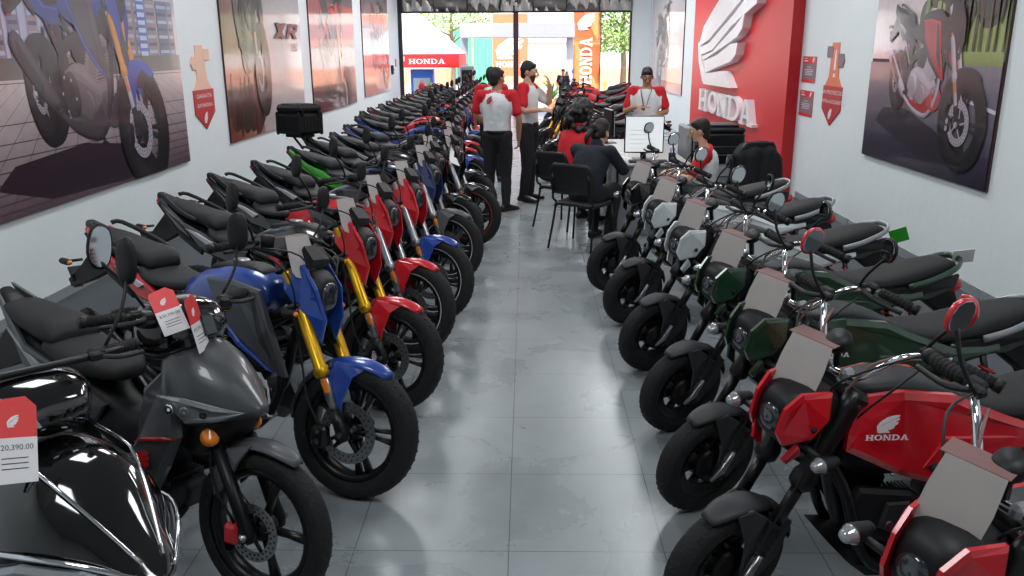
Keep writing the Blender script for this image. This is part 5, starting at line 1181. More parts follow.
for k in (2, 3): part_swap(rowobj[k], 'tail_cowl', {'red paint': 'black paint', 'blue paint': 'black paint'})
part_swap(rowobj[4], 'front_fender', {'navy paint': 'grey fender'}); part_swap(rowobj[4], 'tail_cowl', {'navy paint': 'lime paint'}); part_swap(rowobj[3], 'headlight_cowl', {'blue paint': 'red paint'}); part_swap(rowobj[3], 'fuel_tank', {'blue paint': 'black paint'})
part_swap(rowobj[7], 'tail_cowl', {'black paint': 'blue paint'}); part_swap(rowobj[9], 'tail_cowl', {'red paint': 'black paint'})
# underbone and scooter at the near end
c = copy_tree(ub); h = radians(-31); c.location = (-.93 - .62 * cos(h), 2.56 - .62 * sin(h), 0); c.rotation_euler = (radians(-4), 0, h)
tag(c, 'matte dark grey underbone motorcycle with red wing emblem and clear headlamps', 'motorcycle', 'motorcycles standing in the left row'); UBO = c
c = copy_tree(sc); h = radians(-33); c.location = (-1.04 - .64 * cos(h), 1.84 - .64 * sin(h), 0); c.rotation_euler = (radians(-4), 0, h)
tag(c, 'glossy black scooter with chrome trimmed nose in the near left corner', 'scooter'); SCO = c
# right row
NV = [(.74, 1.67, 'red paint', 'MR', 'red moped-style motorcycle nearest the camera, cut off by the frame'),
      (.655, 2.47, 'red paint', 'MR', 'red moped-style motorcycle with white HONDA wing on its red side panel'),
      (.74, 3.19, 'green paint', 'MK', 'nearer of two green moped-style motorcycles, directly behind the red ones'),
      (.77, 3.95, 'green paint', 'MG', 'farther of two green moped-style motorcycles, with green grab rail and mirror'),
      (.755, 4.79, 'white paint', 'MK', 'white moped-style motorcycle just behind the green ones'),
      (.74, 5.67, 'white paint', 'MK', 'white moped-style motorcycle farther from camera, before the black one'),
      (.685, 6.50, 'black paint', 'MK', 'black moped-style motorcycle last in the row, in front of the desk')]
mat('mirror red', (196, 20, 34), .3, coat=.8); mat('mirror green', (40, 52, 34), .4, coat=.4)
navis = []
for i, (x, y, col, mk, lab) in enumerate(NV):
    sw = {'PAINT': col, 'MIRROR': {'MR': 'mirror red', 'MG': 'mirror green', 'MK': 'black plastic'}[mk], 'RAIL': 'silver paint' if i not in (3,) else 'green paint', 'ENGINECOVER': 'white paint' if col == 'white paint' else 'black plastic'}
    if i == 1 or i == 0: sw['MIRROR'] = 'mirror red'
    c = copy_tree(mp, None, sw); h = radians(190); c.location = (x - .643 * cos(h), y - .643 * sin(h), 0); c.rotation_euler = (radians(-1.5), 0, h)
    tag(c, lab, 'motorcycle', 'moped-style motorcycles standing in the right row'); navis.append(c)
# beyond the desk, parked facing the aisle
for i, (x, y, hd, lab, sw) in enumerate([(.36, 12.3, 205, 'black motorcycle behind the seated women, nose towards the aisle', {'PAINT': 'black paint', 'fork upper': 'steel'}),
        (.30, 14.2, 203, 'black motorcycle with gold forks behind the one by the desk', {'PAINT': 'black paint'}), (.42, 16.4, 205, 'dark motorcycle third from the desk near the entrance', {'PAINT': 'black paint', 'fork upper': 'steel'}),
        (.62, 19.2, 200, 'red motorcycle on the right close to the entrance', {'PAINT': 'red paint', 'fork upper': 'steel'}), (.9, 21.6, 200, 'dark red motorcycle nearest the street on the right', {'PAINT': 'red paint', 'SHROUD': 'black paint'})]):
    sw = dict({'SHROUD': 'black paint'}, **sw); c = copy_tree(nk, None, sw); h = radians(hd); c.location = (x - .68 * cos(h), y - .68 * sin(h), 0); c.rotation_euler = (radians(-5), 0, h)
    tag(c, lab, 'motorcycle', 'motorcycles parked right of the entrance')
def wipe(o):
    for ch in list(kids(o)): wipe(ch)
    bpy.data.objects.remove(o)
for o in (nk, mp, ub, sc): wipe(o)
for o in COL.objects:
    pass
# ---- things riding on the motorcycles: cards and top box
def on_bike(o, b, off, rot=(0, 0, 0)):
    sc0 = tuple(o.scale)
    Mx = Matrix.LocRotScale(b.location, b.rotation_euler, None) @ T(*off) @ Rot(rot[2], 'Z') @ Rot(rot[1], 'Y') @ Rot(rot[0], 'X')
    o.matrix_world = Mx; o.location = Mx.to_translation(); o.rotation_euler = Mx.to_euler(); o.scale = sc0
def leaflet(b, off, rot, label, grp, s=1.0):
    r = empty('price_card'); tag(r, label, 'card', grp)
    out = [(-.07, 0), (.08, 0), (.086, -.10), (.082, -.18), (.066, -.215), (.03, -.228), (-.035, -.23), (-.066, -.218), (-.082, -.19), (-.08, -.09)]
    mb = MB(); mb.poly([(a * s, c * s) for a, c in out], lambda u, v, d: V((.004 + d - .12 * v * v, u, v)), 'card grey', 0, .0025); mb.build('front_sheet', r)
    mb = MB(); mb.poly([(-.085 * s, 0), (.085 * s, 0), (.10 * s, .10 * s), (-.075 * s, .13 * s)], lambda u, v, d: V((-v * .93 + .004, u, .02 * sin(v * 20) + d)), 'card brown', 0, .0025); mb.build('back_sheet', r)
    on_bike(r, b, off, rot); return r
names = ['the red motorcycle nearest the camera', 'the red motorcycle showing its HONDA panel', 'the nearer green motorcycle', 'the farther green motorcycle', 'the nearer white motorcycle', 'the farther white motorcycle', 'the black motorcycle before the desk']
for i, b in enumerate(navis):
    leaflet(b, (.44, .05, 1.03), (-12, -14, 46), 'pale card folded over the handlebar of ' + names[i], 'folded cards on the right row', .84)
mat('tag paper', (228, 224, 226), .5); mat('tag red', (226, 62, 62), .45); mat('ink', (60, 56, 62), .6); mat('tag green', (40, 160, 40), .5)
nmL = {0: 'the blue motorcycle with gold forks', 1: 'the red motorcycle with gold forks', 2: 'the red fendered motorcycle', 3: 'the blue fendered motorcycle', 4: 'the navy motorcycle', 5: 'the black motorcycle with top box', 6: 'the motorcycle with orange wheel stripe', 7: 'the motorcycle with blue rear panel'}
for i in nmL: leaflet(rowobj[i], (.39, -.05, 1.12), (0, -22, -4), 'brown and grey card folded over the handlebar of ' + nmL[i], 'folded cards on the left row', .8)
def price_tag(b, off, rot, label, s=1):
    r = empty('price_tag'); r.scale = (s, s, s); tag(r, label, 'tag')
    MB().poly([(-.06, -.22), (.06, -.22), (.06, -.09), (-.06, -.09)], lambda u, v, d: V((d, u, v)), 'tag paper', 0, .002).build('sheet', r)
    MB().poly([(-.06, -.09), (.06, -.09), (.06, .0), (.03, .03), (-.05, .02), (-.06, .0)], lambda u, v, d: V((d, u, v)), 'tag red', 0, .002).build('red_band', r)
    mb = text_mb('$20,390.00', lambda u, v, d: V((.0024, u, -.125 + v)), 'ink', .022, align='CENTER')
    for k in range(3): mb.poly([(-.035, -.15 - .015 * k), (.035, -.15 - .015 * k), (.035, -.147 - .015 * k), (-.035, -.147 - .015 * k)], lambda u, v, d: V((d, u, v)), 'ink', .002, .0024)
    wing(mb, lambda u, v, d: V((.002 + d, -.02 + u * .04, -.06 + v * .035)), 'tag paper', 0, .0006); mb.build('lettering', r)
    on_bike(r, b, off, rot)
price_tag(UBO, (.37, -.06, 1.06), (0, -14, 30), 'red and white price tag hanging on the dark grey underbone', .78)
price_tag(UBO, (.27, -.10, 1.08), (20, -40, -40), 'red price tag folded over the near side of the grey underbone', .7)
price_tag(SCO, (.42, -.15, 1.03), (-12, -24, -5), 'red and white price tag hanging on the black corner scooter', .85)
for i, (b, m, lab) in enumerate(((navis[4], 'tag green', 'green tag hanging behind the seat of the nearer white motorcycle'), (navis[3], 'tag paper', 'white tag on the grab rail of the farther green motorcycle'), (navis[2], 'tag green', 'green tag behind the seat of the nearer green motorcycle'))):
    r = empty('tag'); tag(r, lab, 'tag'); MB().box((0, 0, 0), (.10, .004, .09), m, bev=.001).build('sheet', r); on_bike(r, b, (-.835, .075, .80) if i != 1 else (-.80, .03, .868), (-12, 22, -25) if i != 1 else (-30, 10, -20))
r = empty('top_box'); tag(r, 'square black ribbed top box mounted above a motorcycle tail', 'top box')
mb = MB().box((0, 0, .12), (.38, .40, .22), 'black plastic', bev=.03)
for k in range(5):
    mb.box((-.10 + .05 * k, 0, .12), (.012, .412, .15), 'black plastic', bev=.004); mb.box((0, -.11 + .055 * k, .12), (.392, .012, .15), 'black plastic', bev=.004)
mb.build('case', r); m2 = MB().box((0, 0, .27), (.385, .405, .085), 'satin black', bev=.03).box((0, 0, .315), (.30, .30, .015), 'black plastic', bev=.006).build('lid', r)
for q in (-1, 1): MB().box((.192, q * .13, .225), (.02, .04, .07), 'dark metal', bev=.005).build('latch', r)
mb = MB()
for a in (-1, 1):
    for c in (-1, 1): mb.box((a * .175, c * .185, .12), (.045, .045, .24), 'satin black', bev=.015)
mb.build('corner_guard', r)
mb = MB().box((0, 0, -.01), (.26, .24, .03), 'black plastic', bev=.008)
for q in (-1, 1): mb.tube([(.1, q * .06, 0), (.18, q * .06, -.12)], .014, 'satin black', 8); mb.tube([(-.08, q * .06, 0), (.10, q * .06, -.14)], .014, 'satin black', 8)
mb.build('mounting_plate', r); r.scale = (.84, .84, .96); on_bike(r, rowobj[5], (-1.26, 0, 1.05)); r.rotation_euler.x *= .3
# ------------------------------------------------------------------ furniture
mat('desk grey', (138, 142, 146), .5); mat('desk top', (168, 166, 162), .4); mat('screen white', (232, 238, 240), .3, emit=.55); mat('paper', (232, 232, 230), .6); mat('cardboard tan', (196, 140, 96), .6)
mat('chair plastic', (26, 26, 28), .45); mat('printer grey', (150, 152, 156), .45); mat('jacket cloth', (24, 24, 28), .85, bump=.4, bscale=14)
def B3(mb, a, b, m, bev=.008): return mb.box([(p + q) / 2 for p, q in zip(a, b)], [abs(q - p) for p, q in zip(a, b)], m, bev=bev)
r = empty('desk', (1.28, 9.7, 0)); tag(r, 'grey office desk with computer screens behind the mopeds', 'desk')
B3(MB(), (-.40, -1.15, .72), (.40, 1.25, .75), 'desk top').build('desk_top', r)
mb = B3(MB(), (-.36, -1.10, 0), (-.33, 1.20, .72), 'desk grey'); B3(mb, (-.36, -1.10, 0), (.36, -1.07, .72), 'desk grey'); B3(mb, (-.36, 1.17, 0), (.36, 1.20, .72), 'desk grey'); mb.build('side_panel', r)
mb = B3(MB(), (.0, -1.05, .08), (.36, -.55, .70), 'desk grey'); mb.build('drawer_unit', r)
def monitor(x, y, z, rz, w, hgt, label):
    r = empty('monitor', (x, y, z), rz); tag(r, label, 'monitor')
    B3(MB(), (-.015, -w / 2, .07), (.02, w / 2, .07 + hgt), 'satin black').build('bezel', r)
    sc_ = B3(MB(), (.020, -w / 2 + .012, .085), (.0225, w / 2 - .012, .07 + hgt - .012), 'screen white', .0005).build('screen', r)
    mb = MB()
    for k in range(5): B3(mb, (.0226, -w * .38, .12 + hgt * .12 * k), (.0232, w * (.1 + .05 * (k * 3 % 4)), .123 + hgt * .12 * k), 'card grey', .0001)
    mb.build('window_lines', sc_)
    mb = B3(MB(), (-.10, -.11, 0), (.08, .11, .012), 'satin black'); B3(mb, (-.045, -.03, .01), (-.015, .03, .24), 'satin black'); mb.build('stand', r); return r
monitor(1.23, 8.9, .75, radians(-92), .41, .385, 'black computer monitor with white screen facing the camera')
monitor(1.02, 10.55, .75, radians(8), .42, .34, 'second computer monitor seen edge on beside the standing man')
r = empty('keyboard', (1.25, 8.66, .75)); tag(r, 'black keyboard on the desk before the white screen', 'keyboard')
mb = B3(MB(), (-.2, -.065, 0), (.2, .065, .018), 'black plastic'); mb.build('base', r)
mb = MB()
for a in range(12):
    for b in range(4): B3(mb, (-.19 + a * .032, -.055 + b * .028, .018), (-.163 + a * .032, -.031 + b * .028, .025), 'dark grey plastic', .002)
mb.build('keys', r)
r = empty('pen_cup', (1.50, 8.72, .75)); tag(r, 'small cup with blue and red pens on the desk', 'pen cup')
MB().lathe([(0, 0), (.035, 0), (.038, .09), (.033, .09), (.031, .008), (0, .008)], 'navy cloth', 20, M=Rot(90, 'X')).build('cup', r)
for k, m in enumerate(('blue paint', 'red paint', 'blue paint', 'black plastic')): MB().tube([(.01 * cos(k * 1.7), .01 * sin(k * 1.7), .012), (.025 * cos(k * 1.7), .025 * sin(k * 1.7), .14)], .004, m, 8).build('pen', r)
r = empty('smartphone', (1.42, 8.62, .75), .4); tag(r, 'phone with a lit violet screen lying on the desk', 'phone')
B3(MB(), (-.04, -.075, 0), (.04, .075, .009), 'satin black', .004).build('case', r); B3(MB(), (-.036, -.068, .009), (.036, .068, .0098), mat('violet screen', (190, 160, 230), .2, emit=.6).name, .0002).build('screen', r)
for i, (x, y, a) in enumerate(((1.0, 9.0, .2), (1.02, 9.35, -.15))):
    r = empty('paper_sheet', (x, y, .75), a); tag(r, ['white form on the desk in front of the person in navy', 'white form on the desk in front of the curly haired woman'][i], 'paper'); B3(MB(), (-.10, -.14, 0), (.10, .14, .003), 'paper', .0005).build('sheet', r)
    mb = MB()
    for k in range(8): B3(mb, (-.08, -.11 + .028 * k, .003), (.08, -.107 + .028 * k, .0034), 'ink', .0001)
    mb.build('printed_lines', r)
r = empty('cabinet', (2.22, 9.75, 0)); tag(r, 'grey office cabinet carrying the black printer', 'cabinet')
mb = B3(MB(), (-.42, -.30, 0), (.36, .30, .62), 'printer grey'); mb.build('case', r)
for k in range(2): o = B3(MB(), (-.40, -.315, .04 + .29 * k), (.34, -.30, .30 + .29 * k), 'printer grey').build('drawer', r); B3(MB(), (-.08, -.335, .20 + .29 * k), (.08, -.315, .22 + .29 * k), 'steel').build('handle', o)
r = empty('printer', (2.14, 9.75, .62)); tag(r, 'large black and grey office printer by the red panel', 'printer')
mb = B3(MB(), (-.30, -.26, 0), (.30, .26, .34), 'satin black', .02); B3(mb, (-.36, -.26, .0), (-.29, .26, .41), 'printer grey', .015); mb.build('case', r)
mb = B3(MB(), (-.28, -.25, .34), (.30, .25, .40), 'black plastic', .02); B3(mb, (-.24, -.2, .40), (.24, .2, .43), 'satin black', .012); mb.build('lid', r)
mb = B3(MB(), (-.22, -.275, .12), (.22, -.255, .20), 'black plastic'); B3(mb, (-.20, -.33, .10), (.20, -.25, .112), 'dark grey plastic'); mb.build('paper_tray', r)
def side_chair(x, y, rz, label):
    r = empty('office_chair', (x, y, 0), rz); tag(r, label, 'chair', 'black visitor chairs at the desk')
    MB().sect([(-.21, .425, .455, .18, 3.4), (-.16, .42, .46, .22, 3.6), (.0, .415, .455, .235, 3.8), (.17, .425, .46, .225, 3.6), (.235, .41, .44, .18, 3)], 'chair plastic', n=24).build('seat', r)
    rows = []
    for i in range(9):
        t = i / 8; z = .54 + .30 * t; w = .205 + .03 * sin(pi * t) - (.03 if t > .9 else 0); xx = -.225 - .055 * t
        rows.append([V((xx + .045 * (1 - cos(a)) , w * sin(a) * 1.25, z)) for a in [-.92 + 1.84 * j / 12 for j in range(13)]])
    inner = rows; outer = [[p + V((-.012, 0, 0)) for p in q] for q in rows]
    MB().loft([a + b[::-1] for a, b in zip(inner, outer)], 'chair plastic').build('backrest', r)
    for sy in (-1, 1):
        MB().tube([(.215, sy * .20, .42), (.245, sy * .235, .0)], .0115, 'satin black', 10).build('leg', r)
        MB().tube([(-.255, sy * .19, .74), (-.235, sy * .20, .50), (-.17, sy * .205, .42), (-.26, sy * .235, 0)], .0115, 'satin black', 10, sub=3).build('leg', r)
        MB().tube([(-.19, sy * .205, .415), (.21, sy * .205, .415)], .0115, 'satin black', 8).build('seat_rail', r)
    return r
side_chair(.55, 8.12, radians(58), 'black plastic chair on thin metal legs under the person in navy')
side_chair(.42, 9.10, radians(50), 'black chair under the woman with curly hair, behind the nearer chair')
def swivel(x, y, rz, label, jacket=False, top=.97):
    r = empty('swivel_chair', (x, y, 0), rz); tag(r, label, 'chair')
    MB().sect([(-.22, .44, .50, .20, 3.4), (-.1, .43, .52, .24, 3.6), (.16, .43, .52, .24, 3.6), (.25, .44, .49, .19, 3)], 'jacket cloth', n=22).build('seat', r)
    mb = MB()
    rows = []
    for i in range(9):
        t = i / 8; z = .54 + (top - .54) * t; w = .21 + .03 * sin(pi * t) - .05 * t ** 6; xx = -.24 - .07 * t
        rows.append([V((xx + .05 * (1 - cos(a)), w * sin(a) * 1.25, z)) for a in [-.92 + 1.84 * j / 10 for j in range(11)]])
    outer = [[p + V((-.03, 0, 0)) for p in q] for q in rows]
    mb.loft([a + b[::-1] for a, b in zip(rows, outer)], 'black plastic'); mb.build('backrest', r)
    MB().tube([(0, 0, .06), (0, 0, .44)], .03, 'satin black', 12).tube([(-.1, 0, .44), (-.27, 0, .46), (-.30, 0, .60)], [(.03, .012)] * 3, 'satin black', 8, sub=2).build('column', r)
    for k in range(5):
        a = 2 * pi * k / 5; o = MB().tube([(0, 0, .09), (.28 * cos(a), .28 * sin(a), .065)], [(.025, .02), (.018, .012)], 'satin black', 8).build('foot', r)
        MB().lathe([(0, -.02), (.03, -.02), (.03, .02), (0, .02)], 'rubber', 14, M=T(.28 * cos(a), .28 * sin(a), .03) @ Matrix.Rotation(a, 4, 'Z')).build('caster', o)
    return r
swivel(1.80, 10.35, radians(190), 'black mesh office chair behind the white screen'); swivel(2.22, 8.78, radians(110), 'office chair with a dark jacket draped over its back', True)
swivel(1.72, 8.02, radians(168), 'swivel chair under the seated employee in red and white', False, .80)
mb = MB(); c0 = V((2.12, 8.25, 0)); Q = T(2.22, 8.78, 0) @ Rot(110, 'Z')
rows = []
for i in range(13):
    t = i / 12; row = []
    for j in range(25):
        q = -1 + j / 12; y = .255 * q
        if t < .5: z = .46 + (.97 - .46) * (t / .5) ** .8; x = -.36 - .03 * (1 - t * 2)
        else: z = .97 - (.97 - .60) * ((t - .5) / .5) ** 1.2; x = -.27 + .05 * (t - .5)
        z -= .10 * abs(q) ** 4; x += .018 * sin(q * 9 + t * 5) + .05 * abs(q) ** 3; y *= 1 + .06 * sin(t * 7)
        row.append(Q @ V((x, y, z)))
    rows.append(row)
mb.loft(rows, 'jacket cloth', caps=False)
jo = mb.build('jacket'); md = jo.modifiers.new('thick', 'SOLIDIFY'); md.thickness = .02; md.offset = 0
tag(jo, 'dark jacket draped over the back of an office chair', 'jacket')

# ------------------------------------------------------------------ people
D = pi / 180
person((-.34, 9.95, 0), 78 * D, 'man with his back to camera in red and white polo and black trousers', s=.975, look=(-30, 4), torso_w=1.02,
       pose=dict(elR=(-.02, -.27, 1.13), wrR=(.05, -.25, .88), shL=(-.015, .19, 1.40), elL=(.02, .27, 1.16), wrL=(.17, .16, 1.02), nL=(0, -1, 0), ftR=(.8, -.6, 0), ey=.09))
person((.02, 10.68, 0), -18 * D, 'bearded man in white and red polo raising one hand to his face', s=1.01, skin='skin light', look=(8, 4), beard=True,
       pose=dict(elR=(.02, -.26, 1.14), wrR=(.20, -.12, 1.14), nR=(0, .6, -.8), tR=(0, .3, 1), hdR=(.9, .3, .05), elL=(.20, .22, 1.20), wrL=(.24, .13, 1.42), hdL=(-.25, -.2, 1), nL=(-1, -.2, 0), tL=(0, -1, 0), ftR=(1, -.25, 0), ftL=(1, .3, 0), curl=20, emblem=False))
person((-.50, 12.35, 0), 95 * D, 'person in red and white polo seen from behind, farthest of the three standing', s=.95, look=(-20, 0), vox=.009)
SIT = dict(pel=(0, 0, .55), waist=(.02, 0, .68), chest=(.12, 0, .87), neck=(.22, 0, 1.0), head=(.29, 0, 1.12), shL=(.15, .18, .95), elL=(.34, .25, .76), wrL=(.50, .12, .80), shR=(.15, -.18, .95), elR=(.34, -.25, .76), wrR=(.50, -.10, .80),
           hipL=(.02, .09, .53), knL=(.42, .13, .53), anL=(.40, .13, .09), hipR=(.02, -.09, .53), knR=(.42, -.12, .53), anR=(.30, -.12, .09), hdL=(.8, -.6, 0), hdR=(.8, .6, 0), nL=(0, 0, -1), nR=(0, 0, -1), tL=(0, -1, 0), tR=(0, 1, 0), curl=18)
person((.57, 8.12, 0), 55 * D, 'person in dark navy jacket seated at the desk, hair tied back', s=.96, top='jacket', bottom='black cloth', hair='bun', look=(-8, 32), skin='skin light', pose=dict(SIT, shL=(.15, .20, .96), shR=(.15, -.20, .96)), torso_w=1.1)
person((.46, 9.14, 0), 48 * D, 'woman with curly black hair in a red jacket seated at the desk', s=1.0, top='red jacket', hair='curly', look=(-10, 20), skin='skin light', pose=dict(SIT, neck=(.16, 0, 1.04), head=(.22, 0, 1.18), chest=(.08, 0, .89)), vox=.008)
person((1.72, 8.02, 0), 165 * D, 'employee in red and white polo seated behind the mopeds, facing left', s=.93, look=(0, 4), skin='skin light', pose=dict(SIT, neck=(.06, 0, 1.06), head=(.10, 0, 1.20), chest=(.02, 0, .90), shL=(.02, .19, 1.0), shR=(.02, -.19, 1.0), elL=(.16, .26, .76), elR=(.16, -.26, .76), wrL=(.36, .16, .78), wrR=(.36, -.16, .78), emblem=False), vox=.008)
person((1.58, 11.35, 0), -104 * D, 'smiling man with glasses and lanyard standing behind the desk', s=.955, look=(12, 16), glasses=True,
       pose=dict(elR=(.05, -.28, 1.13), wrR=(.24, -.10, 1.20), hdR=(.6, .8, .1), nR=(0, .4, -1), tR=(.3, .5, 1), elL=(.02, .28, 1.13), wrL=(.22, .16, 1.08), hdL=(.8, -.6, 0), nL=(0, -.3, -1), tL=(.5, -.3, 1), emblem=False, curl=40), torso_w=1.08)
r = empty('lanyard', (1.58, 11.35, 0), -104 * D); tag(r, 'dark lanyard around the neck of the man with glasses', 'lanyard'); r.scale = (.955,) * 3
MB().tube([(-.06, -.05, 1.475), (.04, -.075, 1.43), (.125, -.05, 1.33), (.142, 0, 1.17), (.125, .05, 1.33), (.04, .075, 1.43), (-.06, .05, 1.475)], [(.008, .003)] * 7, 'black cloth', 6, sub=4).build('strap', r); B3(MB(), (.138, -.03, 1.07), (.144, .03, 1.17), 'paper', .002).build('badge', r)
r = empty('wallet', (1.50, 11.05, 1.135), .6); tag(r, 'tan folded leaflet held by the man with glasses', 'leaflet'); B3(MB(), (-.08, -.05, 0), (.08, .05, .012), 'cardboard tan').build('cover', r)
person((1.15, 27.2, -.02), -95 * D, 'small person in black and red clothing out on the pavement', s=.74, top='dark', look=(0, 5), vox=.012)

# ------------------------------------------------------------------ outside
mat('wall white', (226, 224, 220), .85); mat('wall orange', (232, 160, 128), .85); mat('gate green', (96, 196, 146), .6); mat('roof tile', (200, 172, 160), .8, var=.3, scale=30)
mat('tent white', (236, 236, 238), .7); mat('tent red', (224, 34, 40), .6); mat('banner orange', (232, 116, 80), .7); mat('flag orange', (234, 128, 74), .7); mat('bark', (120, 104, 86), .9, bump=.8, bscale=20)
mat('leaf', (96, 138, 60), .7, var=.35, scale=6); mat('leaf pale', (150, 180, 96), .7, var=.3, scale=6); mat('beam grey', (150, 152, 160), .6); mat('fridge blue', (40, 96, 190), .5); mat('glass pane', (150, 170, 180), .1); mat('hydrant yellow', (214, 190, 90), .5)
bx('ground', (-30, YF + .09, -.22), (30, 70, -.02), 'pavement')
w = MB(); B3(w, (-25, 46, -.05), (25, 46.3, .85), 'wall orange'); B3(w, (-25, 46.02, .85), (25, 46.28, 2.1), 'wall white'); o = w.build('boundary_wall'); tag(o, 'long white wall with orange base across the street', 'wall')
w = MB(); B3(w, (-25, 47.5, -.05), (25, 48, 4.6), 'wall white')
tag(w.build('building'), 'pale building rising behind the wall across the street', 'building')
w = MB()
for k in range(120): w.tube([(-2.6 + k * .12, 45.9, 2.12), (-2.6 + k * .12, 47.4, 2.62)], .06, 'roof tile', 6)
tag(w.build('tiled_roof'), 'row of pale roof tiles on top of the street wall', 'roof')
r = empty('gate', (-2.8, 45.6, -.02)); tag(r, 'tall mint green sheet metal double gate across the street', 'gate')
for k in range(2):
    mb = B3(MB(), (-1.2 + 1.2 * k, 0, 0), (-.02 + 1.2 * k, .08, 2.9), 'gate green', .02)
    for j in range(6): B3(mb, (-1.15 + 1.2 * k + .19 * j, -.03, .1), (-1.11 + 1.2 * k + .19 * j, .0, 2.8), 'gate green', .005)
    mb.build('door_panel', r)
mb = MB()
for x in (-1.25, -.01, 1.22): B3(mb, (x - .04, -.05, 0), (x + .04, .12, 3.0), 'wall orange', .01)
mb.build('gate_post', r)
r = empty('canopy_tent', (-3.65, 28.6, -.02)); tag(r, 'white and red canopy tent with HONDA on its front valance', 'tent')
mb = MB(); a = 1.55; ap = (0, 0, 3.15); cs = [(-a, -a, 1.74), (a, -a, 1.74), (a, a, 1.74), (-a, a, 1.74)]
for k in range(4): mb.add([cs[k], cs[(k + 1) % 4], ap], [[0, 1, 2]], 'tent white', False)
mb.build('roof', r)
mb = MB()
for k in range(4):
    p, q = V(cs[k]), V(cs[(k + 1) % 4]); mb.add([p, q, q - V((0, 0, .42)), p - V((0, 0, .42))], [[0, 1, 2, 3]], 'tent red', False)
vo = mb.build('valance', r)
mb = MB(); word(mb, 'HONDA', lambda u, v, d: V((-.02 + u * .17, -a - .004 - d, 1.44 + v * .15)), 'sign white', 0, .004, .1, 1.25); wing(mb, lambda u, v, d: V((-.38 + u * .3, -a - .004 - d, 1.40 + v * .26)), 'sign white', 0, .004)
mb.build('lettering', vo)
for k in range(4):
    x, y, z = cs[k]; MB().tube([(x * .98, y * .98, 0), (x * .98, y * .98, 1.75)], .03, 'silver paint', 8).build('pole', r)
r = empty('banner', (-.72, 38, 0)); tag(r, 'wide orange banner with white wing emblem and HONDA lettering', 'banner')
B3(MB(), (-.75, 0, .70), (.78, .03, 3.3), 'banner orange').build('sheet', r)
mb = MB(); wing(mb, lambda u, v, d: V((-.62 + u * 1.5, -d, 1.42 + v * .95)), 'sign white', 0, .01); word(mb, 'HONDA', lambda u, v, d: V((-.62 + u * .235, -d, 1.08 + v * .24)), 'sign white', 0, .01, .1, 1.0); mb.build('lettering', r)
for q in (-.72, .74): MB().tube([(q, .05, 0), (q, .05, .9)], .03, 'frame black', 8).build('pole', r)
r = empty('flag', (2.27, 33, 0)); tag(r, 'tall vertical orange flag with white sideways HONDA lettering', 'flag')
rows = [[V((-.50 + 1.0 * i / 8, .05 * sin(i * .9 + z * 2), z)) for i in range(9)] for z in [.15 + 3.1 * k / 14 for k in range(15)]]
MB().loft(rows, 'flag orange', caps=False).build('sheet', r)
mb = MB(); word(mb, 'HONDA', lambda u, v, d: V((.20 - v * .45, -.06 - d, .55 + u * .26)), 'sign white', 0, .01, .12, 1.2); wing(mb, lambda u, v, d: V((-.36 + u * .8, -.06 - d, 2.52 + v * .6)), 'sign white', 0, .01); mb.build('lettering', r)
MB().tube([(.52, 0, -.02), (.52, 0, 3.3)], .02, 'frame black', 8).build('pole', r)
r = empty('bus_shelter', (-.31, 30, -.02)); tag(r, 'flat grey roof beam on slim posts beyond the entrance', 'canopy')
B3(MB(), (-1.96, -.1, 2.24), (1.96, 1.2, 2.72), 'beam grey', .02).build('roof', r)
for x in (-1.85, 1.82): B3(MB(), (x - .12, .4, 0), (x + .12, .62, 2.26), 'beam grey').build('post', r)
def tree(x, y, hgt, r_, n, label, seed, low, trunk=.14):
    rr = random.Random(seed); r = empty('tree', (x, y, -.02)); tag(r, label, 'tree')
    mb = MB().tube([(0, 0, 0), (.05, 0, hgt * .35), (-.04, .05, hgt * .7), (.05, 0, hgt)], [trunk, trunk * .8, trunk * .6, trunk * .3], 'bark', 12, sub=3)
    for k in range(7):
        a = rr.uniform(0, 6.28); z = rr.uniform(.45, .9) * hgt; mb.tube([(0, 0, z), (r_ * .35 * cos(a), r_ * .35 * sin(a), z + .35), (r_ * .8 * cos(a), r_ * .8 * sin(a), z + .6)], [trunk * .4, trunk * .25, trunk * .1], 'bark', 8, sub=2)
    mb.build('trunk', r)
    mb = MB()
    for k in range(n):
        a = rr.uniform(0, 6.28); t = rr.random() ** .4; z = rr.uniform(low, hgt + .8); rad = r_ * t * sqrt(max(.1, 1 - ((z - (low + hgt) / 2) / (hgt - low + 1.2) * 1.3) ** 2))
        c = V((rad * cos(a), rad * sin(a), z)); d = V((rr.uniform(-1, 1), rr.uniform(-1, 1), rr.uniform(-1, .6))).normalized(); e = d.orthogonal().normalized() * .045; L = rr.uniform(.08, .16)
        mb.add([c, c + d * L * .5 + e, c + d * L, c + d * L * .5 - e], [[0, 1, 2, 3]], rr.choice(['leaf', 'leaf pale']), False)
    mb.build('foliage', r)
tree(3.75, 34, 3.6, 1.5, 5000, 'leafy green tree with bare trunk right of the orange flag', 2, 1.75)
tree(-3.4, 40, 4.2, 2.2, 3500, 'green tree above the tent and the mint gate', 4, 2.7, .12)
r = empty('vending_machine', (-1.79, 26.2, -.02)); tag(r, 'narrow silver and black upright machine beside the red tent', 'machine')
mb = B3(MB(), (-.22, -.2, 0), (.22, .2, 1.40), 'silver paint', .04); mb.build('case', r); B3(MB(), (-.16, -.215, .5), (.16, -.19, 1.28), 'satin black', .01).build('door', r); B3(MB(), (-.10, -.225, .9), (.06, -.21, 1.1), 'mirror glass', .004).build('display', r)
r = empty('display_fridge', (-3.35, 27.9, -.02)); tag(r, 'blue framed glass door fridge under the tent', 'fridge')
